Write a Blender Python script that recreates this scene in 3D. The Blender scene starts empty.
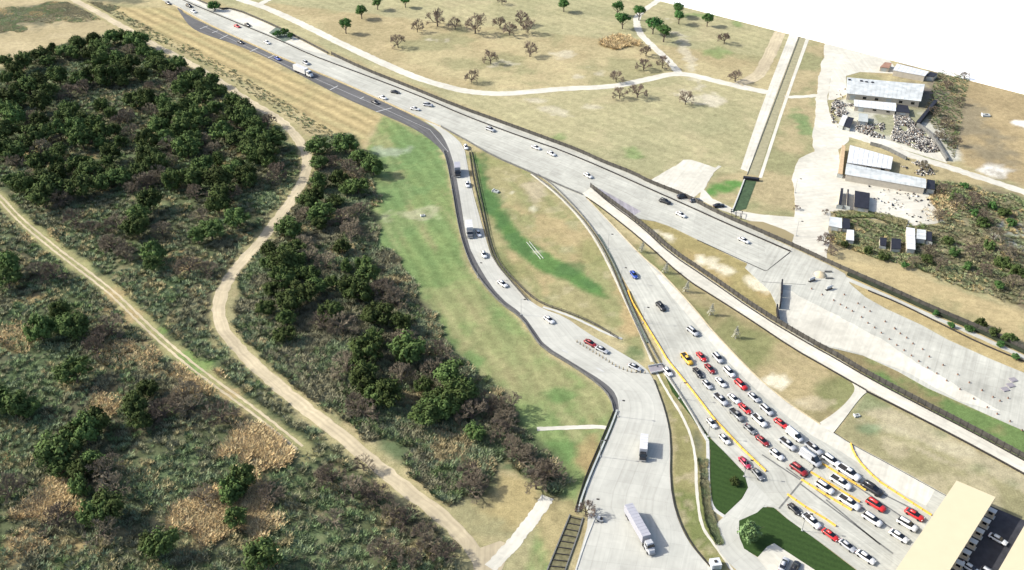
import bpy, bmesh, math, random
import numpy as np
from mathutils import Vector, Matrix

# ---------------------------------------------------------------- camera, world, sun, exposure
scene = bpy.context.scene
COL = scene.collection
CAM_H, PITCH, FOC = 205.0, 35.0, 1000.0
cam_d = bpy.data.cameras.new('camera'); cam = bpy.data.objects.new('camera', cam_d); COL.objects.link(cam)
cam.location = (0, 0, CAM_H); cam.rotation_euler = (math.radians(90 - PITCH), 0, 0)
cam_d.sensor_width = 36; cam_d.lens = 36 * FOC / 1024; cam_d.clip_start = 1; cam_d.clip_end = 20000
scene.camera = cam
SUN_EL, SUN_AZ = 35.0, 100.0                      # the sun stands to the left, a little behind the scene; shadows fall right
w = bpy.data.worlds.new('World'); scene.world = w; w.use_nodes = True
nt = w.node_tree; nt.nodes.clear()
sk = nt.nodes.new('ShaderNodeTexSky'); sk.sky_type = 'NISHITA'; sk.sun_disc = False
sk.sun_elevation = math.radians(SUN_EL); sk.sun_rotation = math.radians(-80); sk.dust_density = 2.5; sk.air_density = .8; sk.ozone_density = .5
bg = nt.nodes.new('ShaderNodeBackground'); bg.inputs['Strength'].default_value = 0.15
wo = nt.nodes.new('ShaderNodeOutputWorld')
nt.links.new(sk.outputs[0], bg.inputs[0]); nt.links.new(bg.outputs[0], wo.inputs[0])
sd = bpy.data.lights.new('sun', 'SUN'); sd.energy = 3.7; sd.angle = math.radians(0.5); sd.color = (1, .975, .90)
sun = bpy.data.objects.new('sun', sd); COL.objects.link(sun)
_a = math.radians(-10); _e = math.radians(SUN_EL)
_dir = Vector((math.cos(_a) * math.cos(_e), math.sin(_a) * math.cos(_e), -math.sin(_e)))
sun.rotation_euler = _dir.to_track_quat('-Z', 'Y').to_euler()
scene.view_settings.view_transform = 'Standard'; scene.view_settings.look = 'None'
scene.view_settings.exposure = 0.83; scene.view_settings.gamma = 1

rnd = random.Random(7)
nr = np.random.RandomState(11)
CP, SP = math.cos(math.radians(PITCH)), math.sin(math.radians(PITCH))

def P(px, py, z=0.0):
    """ground point (x, y, z) seen at that place of the photograph"""
    a = (px - 512) / FOC; b = -(py - 285) / FOC
    dx, dy, dz = a, CP + b * SP, -SP + b * CP
    t = (CAM_H - z) / -dz
    return Vector((dx * t, dy * t, z))

def to_px(x, y, z=0.0):
    dz = z - CAM_H
    d = y * CP - dz * SP
    u = y * SP + dz * CP
    return 512 + FOC * x / d, 285 - FOC * u / d

def mpp(px, py):                                   # metres per pixel across, at that ground point
    p = P(px, py); return (p.y * CP + CAM_H * SP) / FOC

# ---------------------------------------------------------------- noise and masks for the land
def vnoise(x, y, seed=0):
    xi = np.floor(x).astype(np.int64); yi = np.floor(y).astype(np.int64)
    fx = x - xi; fy = y - yi
    fx = fx * fx * (3 - 2 * fx); fy = fy * fy * (3 - 2 * fy)
    def h(a, b):
        n = (a * 374761393 + b * 668265263 + seed * 974711) & 0x7fffffff
        n = ((n ^ (n >> 13)) * 1274126177) & 0x7fffffff
        return ((n ^ (n >> 16)) & 0xffff) / 65535.0
    return (h(xi, yi) * (1 - fx) + h(xi + 1, yi) * fx) * (1 - fy) + (h(xi, yi + 1) * (1 - fx) + h(xi + 1, yi + 1) * fx) * fy

def fbm(x, y, scale, seed=0, oct=4):
    s = 0; a = 1; t = 0
    for k in range(oct):
        s = s + a * vnoise(x / scale * 2 ** k + 17.3 * k, y / scale * 2 ** k - 9.1 * k, seed + k); t += a; a *= .55
    return s / t

def signed(xs, ys, poly):
    """metres inside (+) or outside (-) of a ground polygon"""
    n = len(poly); d2 = np.full(xs.shape, 1e12); ins = np.zeros(xs.shape, bool)
    for i in range(n):
        x0, y0 = poly[i]; x1, y1 = poly[(i + 1) % n]
        ex, ey = x1 - x0, y1 - y0; L = ex * ex + ey * ey + 1e-9
        t = np.clip(((xs - x0) * ex + (ys - y0) * ey) / L, 0, 1)
        d2 = np.minimum(d2, (xs - x0 - t * ex) ** 2 + (ys - y0 - t * ey) ** 2)
        c = ((y0 > ys) != (y1 > ys))
        if abs(ey) > 1e-9: ins ^= c & (xs < ex * (ys - y0) / ey + x0)
    return np.where(ins, 1, -1) * np.sqrt(d2)

def G(pts): return [tuple(P(*p)[:2]) for p in pts]

# ---------------------------------------------------------------- materials
def new_mat(name):
    m = bpy.data.materials.new(name); m.use_nodes = True
    n = m.node_tree; b = n.nodes['Principled BSDF']; b.inputs['Specular IOR Level'].default_value = .25
    return m, n, b

def N(n, t, **k):
    o = n.nodes.new(t)
    for a, v in k.items(): setattr(o, a, v)
    return o

def mat(name, col, rough=.8, metal=0, var=.12, scale=.5, spec=.25, objvar=0, bump=0):
    m, n, b = new_mat(name); b.inputs['Roughness'].default_value = rough; b.inputs['Metallic'].default_value = metal
    b.inputs['Specular IOR Level'].default_value = spec
    tc = N(n, 'ShaderNodeTexCoord'); no = N(n, 'ShaderNodeTexNoise'); no.inputs['Scale'].default_value = scale
    no.inputs['Detail'].default_value = 5
    n.links.new(tc.outputs['Object'], no.inputs['Vector'])
    hs = N(n, 'ShaderNodeHueSaturation'); hs.inputs['Color'].default_value = (*col, 1)
    mr = N(n, 'ShaderNodeMapRange'); mr.inputs['From Min'].default_value = .25; mr.inputs['From Max'].default_value = .75
    mr.inputs['To Min'].default_value = 1 - var; mr.inputs['To Max'].default_value = 1 + var
    n.links.new(no.outputs[0], mr.inputs['Value'])
    if objvar:
        oi = N(n, 'ShaderNodeObjectInfo'); m2 = N(n, 'ShaderNodeMapRange')
        m2.inputs['To Min'].default_value = 1 - objvar; m2.inputs['To Max'].default_value = 1 + objvar
        n.links.new(oi.outputs['Random'], m2.inputs['Value'])
        mu = N(n, 'ShaderNodeMath', operation='MULTIPLY')
        n.links.new(mr.outputs[0], mu.inputs[0]); n.links.new(m2.outputs[0], mu.inputs[1]); n.links.new(mu.outputs[0], hs.inputs['Value'])
        m3 = N(n, 'ShaderNodeMapRange'); m3.inputs['To Min'].default_value = .485; m3.inputs['To Max'].default_value = .515
        n.links.new(oi.outputs['Random'], m3.inputs['Value']); n.links.new(m3.outputs[0], hs.inputs['Hue'])
    else: n.links.new(mr.outputs[0], hs.inputs['Value'])
    n.links.new(hs.outputs[0], b.inputs['Base Color'])
    if bump:
        bp = N(n, 'ShaderNodeBump'); bp.inputs['Strength'].default_value = bump
        n.links.new(no.outputs[0], bp.inputs['Height']); n.links.new(bp.outputs[0], b.inputs['Normal'])
    return m

def land_mat():
    m, n, b = new_mat('land'); b.inputs['Roughness'].default_value = 1; b.inputs['Specular IOR Level'].default_value = .05
    at = N(n, 'ShaderNodeAttribute', attribute_name='land'); mo = N(n, 'ShaderNodeAttribute', attribute_name='mow')
    tc = N(n, 'ShaderNodeTexCoord')
    cur = at.outputs['Color']
    for sc, lo, hi, dist in ((.09, .86, 1.12, 1.0), (.45, .78, 1.19, .6), (2.2, .76, 1.22, 0), (6.5, .86, 1.14, 0)):
        no = N(n, 'ShaderNodeTexNoise'); no.inputs['Scale'].default_value = sc; no.inputs['Detail'].default_value = 6
        no.inputs['Roughness'].default_value = .65; no.inputs['Distortion'].default_value = dist
        n.links.new(tc.outputs['Object'], no.inputs['Vector'])
        mr = N(n, 'ShaderNodeMapRange'); mr.inputs['From Min'].default_value = .3; mr.inputs['From Max'].default_value = .7
        mr.inputs['To Min'].default_value = lo; mr.inputs['To Max'].default_value = hi
        n.links.new(no.outputs[0], mr.inputs['Value'])
        mx = N(n, 'ShaderNodeMix', data_type='RGBA', blend_type='MULTIPLY'); mx.inputs['Factor'].default_value = 1
        n.links.new(cur, mx.inputs[6]); n.links.new(mr.outputs[0], mx.inputs[7]); cur = mx.outputs[2]
    # mowing stripes: bands along the field
    mp = N(n, 'ShaderNodeMapping'); _h = P(380, 108) - P(200, 25); mp.inputs['Rotation'].default_value[2] = -(math.atan2(_h.y, _h.x) + math.pi / 2)
    wv = N(n, 'ShaderNodeTexWave'); wv.inputs['Scale'].default_value = .05; wv.inputs['Distortion'].default_value = 1.2
    wv.inputs['Detail'].default_value = 4; wv.inputs['Detail Scale'].default_value = 1.5
    n.links.new(tc.outputs['Object'], mp.inputs[0]); n.links.new(mp.outputs[0], wv.inputs[0])
    w2 = N(n, 'ShaderNodeMapRange'); w2.inputs['To Min'].default_value = .80; w2.inputs['To Max'].default_value = 1.12
    n.links.new(wv.outputs[1], w2.inputs['Value'])
    mx = N(n, 'ShaderNodeMix', data_type='RGBA', blend_type='MULTIPLY')
    n.links.new(mo.outputs['Fac'], mx.inputs['Factor']); n.links.new(cur, mx.inputs[6]); n.links.new(w2.outputs[0], mx.inputs[7])
    cur = mx.outputs[2]; m2 = N(n, 'ShaderNodeAttribute', attribute_name='mow2'); _g = P(520, 372) - P(398, 175)
    mp = N(n, 'ShaderNodeMapping'); mp.inputs['Rotation'].default_value[2] = -(math.atan2(_g.y, _g.x) + math.pi / 2)
    wv = N(n, 'ShaderNodeTexWave'); wv.inputs['Scale'].default_value = .06; wv.inputs['Distortion'].default_value = 2.0
    wv.inputs['Detail'].default_value = 4; wv.inputs['Detail Scale'].default_value = .8
    n.links.new(tc.outputs['Object'], mp.inputs[0]); n.links.new(mp.outputs[0], wv.inputs[0])
    w2 = N(n, 'ShaderNodeMapRange'); w2.inputs['To Min'].default_value = .90; w2.inputs['To Max'].default_value = 1.07
    n.links.new(wv.outputs[1], w2.inputs['Value'])
    mx = N(n, 'ShaderNodeMix', data_type='RGBA', blend_type='MULTIPLY')
    n.links.new(m2.outputs['Fac'], mx.inputs['Factor']); n.links.new(cur, mx.inputs[6]); n.links.new(w2.outputs[0], mx.inputs[7])
    n.links.new(mx.outputs[2], b.inputs['Base Color'])
    return m

def road_mat(name, col, joint=.7, stain=.16, slab=(3.7, 5.0), tracks=.1):
    """UV in metres: u across, v along the road"""
    m, n, b = new_mat(name); b.inputs['Roughness'].default_value = .85
    uv = N(n, 'ShaderNodeUVMap', uv_map='road'); tc = N(n, 'ShaderNodeTexCoord')
    se = N(n, 'ShaderNodeSeparateXYZ'); n.links.new(uv.outputs[0], se.inputs[0])
    def line(src, per, wd):
        a = N(n, 'ShaderNodeMath', operation='PINGPONG'); a.inputs[1].default_value = per / 2
        n.links.new(src, a.inputs[0])
        c = N(n, 'ShaderNodeMath', operation='LESS_THAN'); c.inputs[1].default_value = wd
        n.links.new(a.outputs[0], c.inputs[0]); return c.outputs[0]
    l1 = line(se.outputs[0], slab[0], .05); l2 = line(se.outputs[1], slab[1], .05)
    mxl = N(n, 'ShaderNodeMath', operation='MAXIMUM'); n.links.new(l1, mxl.inputs[0]); n.links.new(l2, mxl.inputs[1])
    # streaks along the lanes
    mp = N(n, 'ShaderNodeMapping'); mp.inputs['Scale'].default_value = (1.1, .03, 1); n.links.new(uv.outputs[0], mp.inputs[0])
    s1 = N(n, 'ShaderNodeTexNoise'); s1.inputs['Scale'].default_value = 1; s1.inputs['Detail'].default_value = 3
    n.links.new(mp.outputs[0], s1.inputs['Vector'])
    s2 = N(n, 'ShaderNodeTexNoise'); s2.inputs['Scale'].default_value = .05; s2.inputs['Detail'].default_value = 7
    s2.inputs['Roughness'].default_value = .6
    n.links.new(tc.outputs['Object'], s2.inputs['Vector'])
    s3 = N(n, 'ShaderNodeTexNoise'); s3.inputs['Scale'].default_value = .28; s3.inputs['Detail'].default_value = 6; s3.inputs['Distortion'].default_value = 1.2
    n.links.new(tc.outputs['Object'], s3.inputs['Vector'])
    # whole slabs differ a little
    sn = N(n, 'ShaderNodeVectorMath', operation='DIVIDE'); sn.inputs[1].default_value = (slab[0], slab[1], 1)
    n.links.new(uv.outputs[0], sn.inputs[0])
    ro = N(n, 'ShaderNodeVectorMath', operation='FLOOR'); n.links.new(sn.outputs[0], ro.inputs[0])
    wn = N(n, 'ShaderNodeTexWhiteNoise', noise_dimensions='2D'); n.links.new(ro.outputs[0], wn.inputs[0])
    cur = None
    for src, lo, hi, f0, f1 in ((s1.outputs[0], 1 - tracks * 1.6, 1 + tracks * .6, .3, .7), (s2.outputs[0], 1 - stain, 1 + stain * .6, .3, .7), (s3.outputs[0], 1 - stain * .55, 1 + stain * .4, .3, .7), (wn.outputs[0], .95, 1.04, 0, 1)):
        mr = N(n, 'ShaderNodeMapRange'); mr.inputs['From Min'].default_value = f0; mr.inputs['From Max'].default_value = f1
        mr.inputs['To Min'].default_value = lo; mr.inputs['To Max'].default_value = hi
        n.links.new(src, mr.inputs['Value'])
        if cur is None: cur = mr.outputs[0]
        else:
            mu = N(n, 'ShaderNodeMath', operation='MULTIPLY'); n.links.new(cur, mu.inputs[0]); n.links.new(mr.outputs[0], mu.inputs[1]); cur = mu.outputs[0]
    jr = N(n, 'ShaderNodeMapRange'); jr.inputs['To Min'].default_value = 1; jr.inputs['To Max'].default_value = joint
    n.links.new(mxl.outputs[0], jr.inputs['Value'])
    mu = N(n, 'ShaderNodeMath', operation='MULTIPLY'); n.links.new(cur, mu.inputs[0]); n.links.new(jr.outputs[0], mu.inputs[1])
    mx = N(n, 'ShaderNodeMix', data_type='RGBA', blend_type='MULTIPLY'); mx.inputs['Factor'].default_value = 1
    mx.inputs[6].default_value = (*col, 1); n.links.new(mu.outputs[0], mx.inputs[7])
    n.links.new(mx.outputs[2], b.inputs['Base Color'])
    return m

def tint_mat(name, rough=.9):
    m, n, b = new_mat(name); b.inputs['Roughness'].default_value = rough; b.inputs['Specular IOR Level'].default_value = .1
    at = N(n, 'ShaderNodeAttribute', attribute_name='tint'); n.links.new(at.outputs['Color'], b.inputs['Base Color'])
    return m

M = dict(
    land=land_mat(),
    outer=mat('outer_land', (.24, .20, .11), 1, scale=.02, var=.3),
    white=mat('blank_white_void', (.9, .9, .885), 1, var=.005, scale=.01),
    concrete=road_mat('concrete_paving', (.425, .42, .37), .85, .12, tracks=.06),
    concrete2=road_mat('worn_concrete', (.42, .415, .36), .82, .18, tracks=.10),
    asphalt=road_mat('dark_asphalt', (.112, .11, .108), .9, .2, (3.6, 200), .15),
    gutter=road_mat('shoulder_asphalt', (.17, .155, .165), .9, .25, (30, 12), .2),
    purple=road_mat('gore_asphalt', (.31, .29, .31), .9, .2, (30, 30), .2),
    gravel=road_mat('pale_gravel', (.54, .515, .435), 1, .2, (500, 500), .07),
    dirt=road_mat('pale_dirt', (.46, .39, .26), 1, .22, (500, 500), .12),
    dirt2=road_mat('yellow_dirt', (.38, .31, .16), 1, .25, (500, 500), .2),
    deck=mat('bridge_concrete', (.56, .56, .53), .8, var=.1, scale=.3),
    dark=mat('dark_steel', (.035, .032, .03), .6, var=.3, scale=1),
    fence=mat('fence_mesh', (.075, .07, .06), .8, var=.4, scale=.8),
    screen=mat('green_screen', (.028, .036, .02), .9, var=.4, scale=.4),
    kerb=mat('kerb_concrete', (.44, .44, .41), .85, var=.1, scale=.6),
    yellow=mat('yellow_plastic', (.60, .37, .07), .6, var=.18, scale=1.5),
    ochre=mat('ochre_kerb', (.42, .35, .22), .8, var=.2, scale=1),
    cream=mat('cream_roof', (.53, .46, .31), .7, var=.025, scale=.3),
    metalroof=mat('pale_metal_roof', (.45, .47, .46), .6, var=.25, scale=.35),
    whiteroof=mat('white_roof', (.52, .53, .53), .6, var=.16, scale=.3),
    greyroof=mat('grey_roof', (.36, .38, .36), .6, var=.15, scale=.4),
    redroof=mat('rust_roof', (.28, .16, .11), .7, var=.2, scale=.5),
    flatblack=mat('flat_black', (.018, .018, .024), .5, var=.3, scale=.6),
    wallm=mat('building_wall', (.42, .38, .31), .8, var=.1, scale=.8),
    wood=mat('tan_wood', (.45, .33, .2), .8, var=.2, scale=1),
    leaf=mat('evergreen_leaf', (.068, .098, .030), .9, var=.5, scale=.6, objvar=.42, spec=.1),
    leaf2=mat('field_tree_leaf', (.06, .125, .035), .85, var=.35, scale=.6, objvar=.2, spec=.1),
    leaf3=mat('young_tree_leaf', (.13, .2, .08), .85, var=.3, scale=.9, spec=.1),
    bark=mat('bark', (.12, .095, .075), .95, var=.3, scale=2),
    twig=mat('twig', (.17, .14, .10), .95, var=.3, scale=1, objvar=.3),
    twig2=mat('pale_twig', (.19, .145, .115), .95, var=.3, scale=1, objvar=.15),
    greyleaf=mat('grey_leaf', (.42, .41, .33), .95, var=.2, scale=1),
    tint=tint_mat('brush'),
    turf=None, glass=mat('car_glass', (.012, .014, .018), .08, var=.05, spec=.6),
    tyre=mat('tyre', (.02, .02, .02), .9), chrome=mat('rim_metal', (.45, .45, .46), .35, metal=.6),
    lampglass=mat('lamp_glass', (.6, .6, .58), .2), redlamp=mat('tail_lamp', (.3, .01, .01), .3),
    box=mat('cargo_box', (.52, .52, .52), .5, var=.05, scale=.6), paint=mat('road_paint', (.42, .42, .40), .7, var=.15, scale=1),
    boxgrey=mat('trailer_box', (.33, .33, .36), .5, var=.06, scale=.6),
    seam=mat('dark_seam', (.14, .14, .13), .9, var=.3, scale=1), sand=mat('sand_pile', (.5, .42, .28), 1, var=.15, scale=1),
    cloth=mat('grey_green_scrub', (.12, .15, .12), 1, var=.3, scale=1),
)
def turf_mat():
    m, n, b = new_mat('mown_turf'); b.inputs['Roughness'].default_value = 1
    tc = N(n, 'ShaderNodeTexCoord'); mp = N(n, 'ShaderNodeMapping'); mp.inputs['Rotation'].default_value[2] = math.radians(118)
    wv = N(n, 'ShaderNodeTexWave'); wv.inputs['Scale'].default_value = .17; wv.inputs['Distortion'].default_value = .35
    no = N(n, 'ShaderNodeTexNoise'); no.inputs['Scale'].default_value = 1.8; no.inputs['Detail'].default_value = 5
    n.links.new(tc.outputs['Object'], mp.inputs[0]); n.links.new(mp.outputs[0], wv.inputs[0]); n.links.new(tc.outputs['Object'], no.inputs['Vector'])
    ad = N(n, 'ShaderNodeMath', operation='MULTIPLY_ADD'); ad.inputs[1].default_value = .22
    n.links.new(wv.outputs[1], ad.inputs[0]); n.links.new(no.outputs[0], ad.inputs[2])
    cr = N(n, 'ShaderNodeValToRGB'); cr.color_ramp.elements[0].color = (.018, .040, .008, 1); cr.color_ramp.elements[1].color = (.032, .064, .014, 1)
    cr.color_ramp.elements[0].position = .3; cr.color_ramp.elements[1].position = .9
    n.links.new(ad.outputs[0], cr.inputs[0]); n.links.new(cr.outputs[0], b.inputs['Base Color']); return m
M['turf'] = turf_mat()

# ---------------------------------------------------------------- object helpers
def link(o, parent=None):
    COL.objects.link(o)
    if parent is not None: o.parent = parent
    return o

def mesh_obj(name, verts, faces, mats, parent=None, kind=None, smooth=False, fm=None):
    me = bpy.data.meshes.new(name); me.from_pydata([tuple(v) for v in verts], [], faces)
    for m in (mats if isinstance(mats, (list, tuple)) else [mats]): me.materials.append(m)
    if fm is not None: me.polygons.foreach_set('material_index', fm)
    if smooth: me.polygons.foreach_set('use_smooth', [True] * len(me.polygons))
    me.update()
    o = link(bpy.data.objects.new(name, me), parent)
    if kind: o['kind'] = kind
    return o

def tag(o, label, cat, group=None):
    o['label'] = label; o['category'] = cat
    if group: o['group'] = group
    return o

def thing(name, label, cat, loc=(0, 0, 0), rz=0, group=None):
    o = bpy.data.objects.new(name, None); o.empty_display_size = .5; link(o)
    o.location = loc; o.rotation_euler = (0, 0, rz); return tag(o, label, cat, group)

class MB:
    def __init__(s): s.v = []; s.f = []; s.m = []
    def add(s, vs, fs, mi=0):
        b = len(s.v); s.v += [tuple(v) for v in vs]; s.f += [tuple(b + i for i in f) for f in fs]; s.m += [mi] * len(fs)
    def box(s, x0, x1, y0, y1, z0, z1, mi=0):
        s.add([(x0, y0, z0), (x1, y0, z0), (x1, y1, z0), (x0, y1, z0), (x0, y0, z1), (x1, y0, z1), (x1, y1, z1), (x0, y1, z1)],
              [(0, 3, 2, 1), (4, 5, 6, 7), (0, 1, 5, 4), (1, 2, 6, 5), (2, 3, 7, 6), (3, 0, 4, 7)], mi)
    def prism(s, pts, z0, z1, mi=0):
        n = len(pts); s.add([(p[0], p[1], z0) for p in pts] + [(p[0], p[1], z1) for p in pts],
              [tuple(range(n - 1, -1, -1)), tuple(range(n, 2 * n))] + [(i, (i + 1) % n, n + (i + 1) % n, n + i) for i in range(n)], mi)
    def tube(s, a, b, r0, r1, n=5, mi=0):
        a = Vector(a); b = Vector(b); d = (b - a).normalized(); u = d.orthogonal().normalized(); v = d.cross(u)
        vs = []
        for c, r in ((a, r0), (b, r1)):
            for k in range(n):
                t = 2 * math.pi * k / n; vs.append(c + (u * math.cos(t) + v * math.sin(t)) * r)
        s.add(vs, [(k, (k + 1) % n, n + (k + 1) % n, n + k) for k in range(n)] + [tuple(range(n - 1, -1, -1)), tuple(range(n, 2 * n))], mi)
    def build(s, name, mats, parent=None, kind=None, smooth=False):
        return mesh_obj(name, s.v, s.f, mats, parent, kind, smooth, s.m)
    def mesh(s, name, mats):
        me = bpy.data.meshes.new(name); me.from_pydata(s.v, [], s.f)
        for m in (mats if isinstance(mats, (list, tuple)) else [mats]): me.materials.append(m)
        me.polygons.foreach_set('material_index', s.m); me.update(); return me

def resample(pts, n):
    pts = [Vector(p[:2]) for p in pts]; d = [0]
    for a, b in zip(pts, pts[1:]): d.append(d[-1] + (b - a).length)
    out = []; j = 0
    for k in range(n):
        t = d[-1] * k / (n - 1)
        while j < len(d) - 2 and d[j + 1] < t: j += 1
        L = d[j + 1] - d[j]; out.append(pts[j].lerp(pts[j + 1], (t - d[j]) / L if L else 0))
    return out, d[-1]

def smooth_line(pts, it=2):
    pts = [Vector(p[:2]) for p in pts]
    for _ in range(it):
        q = [pts[0]]
        for a, b in zip(pts, pts[1:]): q += [a.lerp(b, .25), a.lerp(b, .75)]
        q.append(pts[-1]); pts = q
    return pts

def road(name, left, right, m, z=.12, n=90, jitter=0, smooth=1, drop=.14, px=True):
    """a paved strip between two edge lines, with real side faces down to the ground"""
    L = [P(*p) for p in left] if px else left; R = [P(*p) for p in right] if px else right
    if smooth: L = smooth_line(L, smooth); R = smooth_line(R, smooth)
    L, dl = resample(L, n); R, dr = resample(R, n)
    if jitter:
        for k in range(1, n - 1):
            t = (R[k] - L[k]).normalized()
            L[k] += t * rnd.uniform(-jitter, jitter); R[k] += t * rnd.uniform(-jitter, jitter)
    NU = 5; vs = []; uv = []
    for k in range(n):
        wd = (R[k] - L[k]).length
        for j in range(NU):
            p = L[k].lerp(R[k], j / (NU - 1)); vs.append((p.x, p.y, z)); uv.append((wd * j / (NU - 1), (dl + dr) / 2 * k / (n - 1)))
    fs = [(k * NU + j, k * NU + j + 1, (k + 1) * NU + j + 1, (k + 1) * NU + j) for k in range(n - 1) for j in range(NU - 1)]
    b = len(vs)
    for k in range(n):
        for p, s in ((L[k], 0), (R[k], NU - 1)): vs.append((p.x, p.y, z - drop)); uv.append(uv[k * NU + s])
    for k in range(n - 1):
        fs.append((k * NU, (k + 1) * NU, b + 2 * (k + 1), b + 2 * k))
        fs.append(((k + 1) * NU + NU - 1, k * NU + NU - 1, b + 2 * k + 1, b + 2 * (k + 1) + 1))
    me = bpy.data.meshes.new(name); me.from_pydata(vs, [], fs); me.materials.append(m)
    ul = me.uv_layers.new(name='road'); li = np.zeros(len(me.loops), np.int32); me.loops.foreach_get('vertex_index', li)
    ul.data.foreach_set('uv', np.array(uv, np.float32)[li].ravel()); me.update()
    o = link(bpy.data.objects.new(name, me)); o['kind'] = 'structure'; return o

def sheet(name, pts, m, z=.12, drop=.14, ang=0, kind='structure', px=True, parent=None, smooth=0, rough=0):
    """a paved or turfed area inside one outline"""
    g = [P(*p).to_2d() for p in pts] if px else [Vector(p) for p in pts]
    if smooth: g = smooth_line(g + [g[0]], smooth)[:-1]
    if sum(a.x * b.y - b.x * a.y for a, b in zip(g, g[1:] + g[:1])) < 0: g.reverse()
    if rough:
        g2 = []
        for a, b in zip(g, g[1:] + g[:1]):
            k_ = max(1, int((b - a).length / 1.6))
            for i in range(k_):
                p = a.lerp(b, i / k_); d = (b - a).normalized(); f_ = float(fbm(np.array([p.x]), np.array([p.y]), 9, 3, 4)[0]) - .5
                g2.append(p + Vector((-d.y, d.x)) * f_ * rough * 3)
        g = g2
    n = len(g); bm = bmesh.new(); top = [bm.verts.new((p.x, p.y, z)) for p in g]; bot = [bm.verts.new((p.x, p.y, z - drop)) for p in g]
    from mathutils.geometry import tessellate_polygon
    for tri in tessellate_polygon([[Vector((p.x, p.y, 0)) for p in g]]):
        a_, b_, c_ = (g[i] for i in tri)
        if (b_ - a_).cross(c_ - a_) < 0: tri = tri[::-1]
        bm.faces.new([top[i] for i in tri])
    for i in range(n): bm.faces.new((bot[i], bot[(i + 1) % n], top[(i + 1) % n], top[i]))
    me = bpy.data.meshes.new(name)
    ul = bm.loops.layers.uv.new('road'); c, s = math.cos(math.radians(ang)), math.sin(math.radians(ang))
    for f in bm.faces:
        for l in f.loops: l[ul].uv = (l.vert.co.x * c + l.vert.co.y * s, -l.vert.co.x * s + l.vert.co.y * c)
    bm.to_mesh(me); bm.free(); me.materials.append(m)
    o = link(bpy.data.objects.new(name, me), parent)
    if kind: o['kind'] = kind
    return o

def ribbon_mb(mb, pts, width, z0, z1, step=4, px=True, smooth=1):
    """a solid wall or rail of constant width along a line"""
    g = [P(*p) for p in pts] if px else pts
    if smooth: g = smooth_line(g, smooth)
    L = sum((Vector(b[:2]) - Vector(a[:2])).length for a, b in zip(g, g[1:]))
    n = max(2, int(L / step) + 1); g, _ = resample(g, n); vs = []
    for k in range(n):
        t = (g[min(k + 1, n - 1)] - g[max(k - 1, 0)]).normalized(); q = Vector((-t.y, t.x)) * width / 2
        for s in (1, -1):
            p = g[k] + q * s; vs += [(p.x, p.y, z0), (p.x, p.y, z1)]
    fs = []
    for k in range(n - 1):
        a = 4 * k; b = a + 4
        fs += [(a, a + 1, b + 1, b), (a + 2, b + 2, b + 3, a + 3), (a + 1, a + 3, b + 3, b + 1)]
    fs += [(0, 2, 3, 1), (4 * n - 4, 4 * n - 3, 4 * n - 1, 4 * n - 2)]
    mb.add(vs, fs); return g, L

def wall(name, label, cat, pts, width, h, m, step=4, group=None, z0=0, smooth=1):
    mb = MB(); ribbon_mb(mb, pts, width, z0, z0 + h, step, smooth=smooth); return tag(mb.build(name, m), label, cat, group)

_post = {}
def fence(name, label, pts, h, m, spacing, panel_h=None, pm=None, rail=True, pw=.25, gap=None):
    t = thing(name, label, 'fence')
    mb = MB(); g, L = ribbon_mb(mb, pts, .08, .15, panel_h or h - .2, 4)
    mb.build('fence_panel', pm or m, t)
    if rail:
        mb = MB(); ribbon_mb(mb, pts, .14, h - .18, h - .04, 4); mb.build('top_rail', m, t)
    n = min(290, max(2, int(L / spacing)) + 1); gp, _ = resample(g, n)
    key = (h, m.name, pw)
    if key not in _post:
        mb = MB(); mb.box(-pw / 2, pw / 2, -pw / 2, pw / 2, 0, h + .1); _post[key] = mb.mesh('post', m)
    for k in range(n):
        o = link(bpy.data.objects.new('post', _post[key]), t); o.location = (gp[k].x, gp[k].y, 0)
        d = gp[min(k + 1, n - 1)] - gp[max(k - 1, 0)]; o.rotation_euler = (0, 0, math.atan2(d.y, d.x))
    return t

# ---------------------------------------------------------------- the land: one fine sheet, coloured by what grows there
GX0, GX1, GY0, GY1, GS = -380.0, 380.0, 96.0, 690.0, 1.25
gx = np.arange(GX0, GX1 + .01, GS); gy = np.arange(GY0, GY1 + .01, GS)
X, Y = np.meshgrid(gx, gy); X = X.ravel(); Y = Y.ravel()

WOOD1 = G([(-260, 150), (-60, 92), (0, 68), (50, 48), (95, 36), (140, 36), (190, 60), (250, 110), (285, 128), (302, 160), (295, 190), (262, 235), (225, 280), (214, 318), (226, 345), (262, 378), (330, 440), (400, 500), (462, 545), (482, 600), (490, 700), (-300, 720)])
WOOD2 = G([(312, 138), (350, 134), (374, 160), (372, 200), (380, 250), (412, 290), (440, 320), (452, 350), (478, 380), (508, 395), (520, 425), (560, 455), (572, 485), (560, 500), (520, 470), (494, 465), (490, 505), (455, 505), (420, 478), (350, 425), (262, 362), (232, 325), (236, 285), (262, 250), (300, 200), (312, 170)])
BRUSH_R = G([(925, 180), (950, 180), (1040, 200), (1100, 230), (1100, 330), (1024, 308), (960, 285), (900, 262), (850, 245), (830, 235), (838, 212), (900, 225), (945, 225), (935, 200)])
MEADOW = G([(383, 116), (412, 129), (436, 147), (448, 175), (455, 215), (464, 265), (482, 288), (520, 322), (545, 355), (600, 388), (613, 405), (612, 420), (585, 490), (566, 515), (540, 600), (520, 600), (545, 500), (500, 440), (430, 340), (372, 260), (362, 190), (366, 150)])
MOWN = G([(-100, -60), (60, -10), (110, 6), (180, 10), (250, 50), (300, 80), (383, 116), (360, 148), (330, 135), (270, 96), (190, 52), (120, 14), (60, -20)])
LEFTF = G([(-200, 120), (-60, 88), (0, 65), (50, 48), (95, 34), (120, 28), (72, 0), (60, -30), (-200, -30)])
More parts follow.
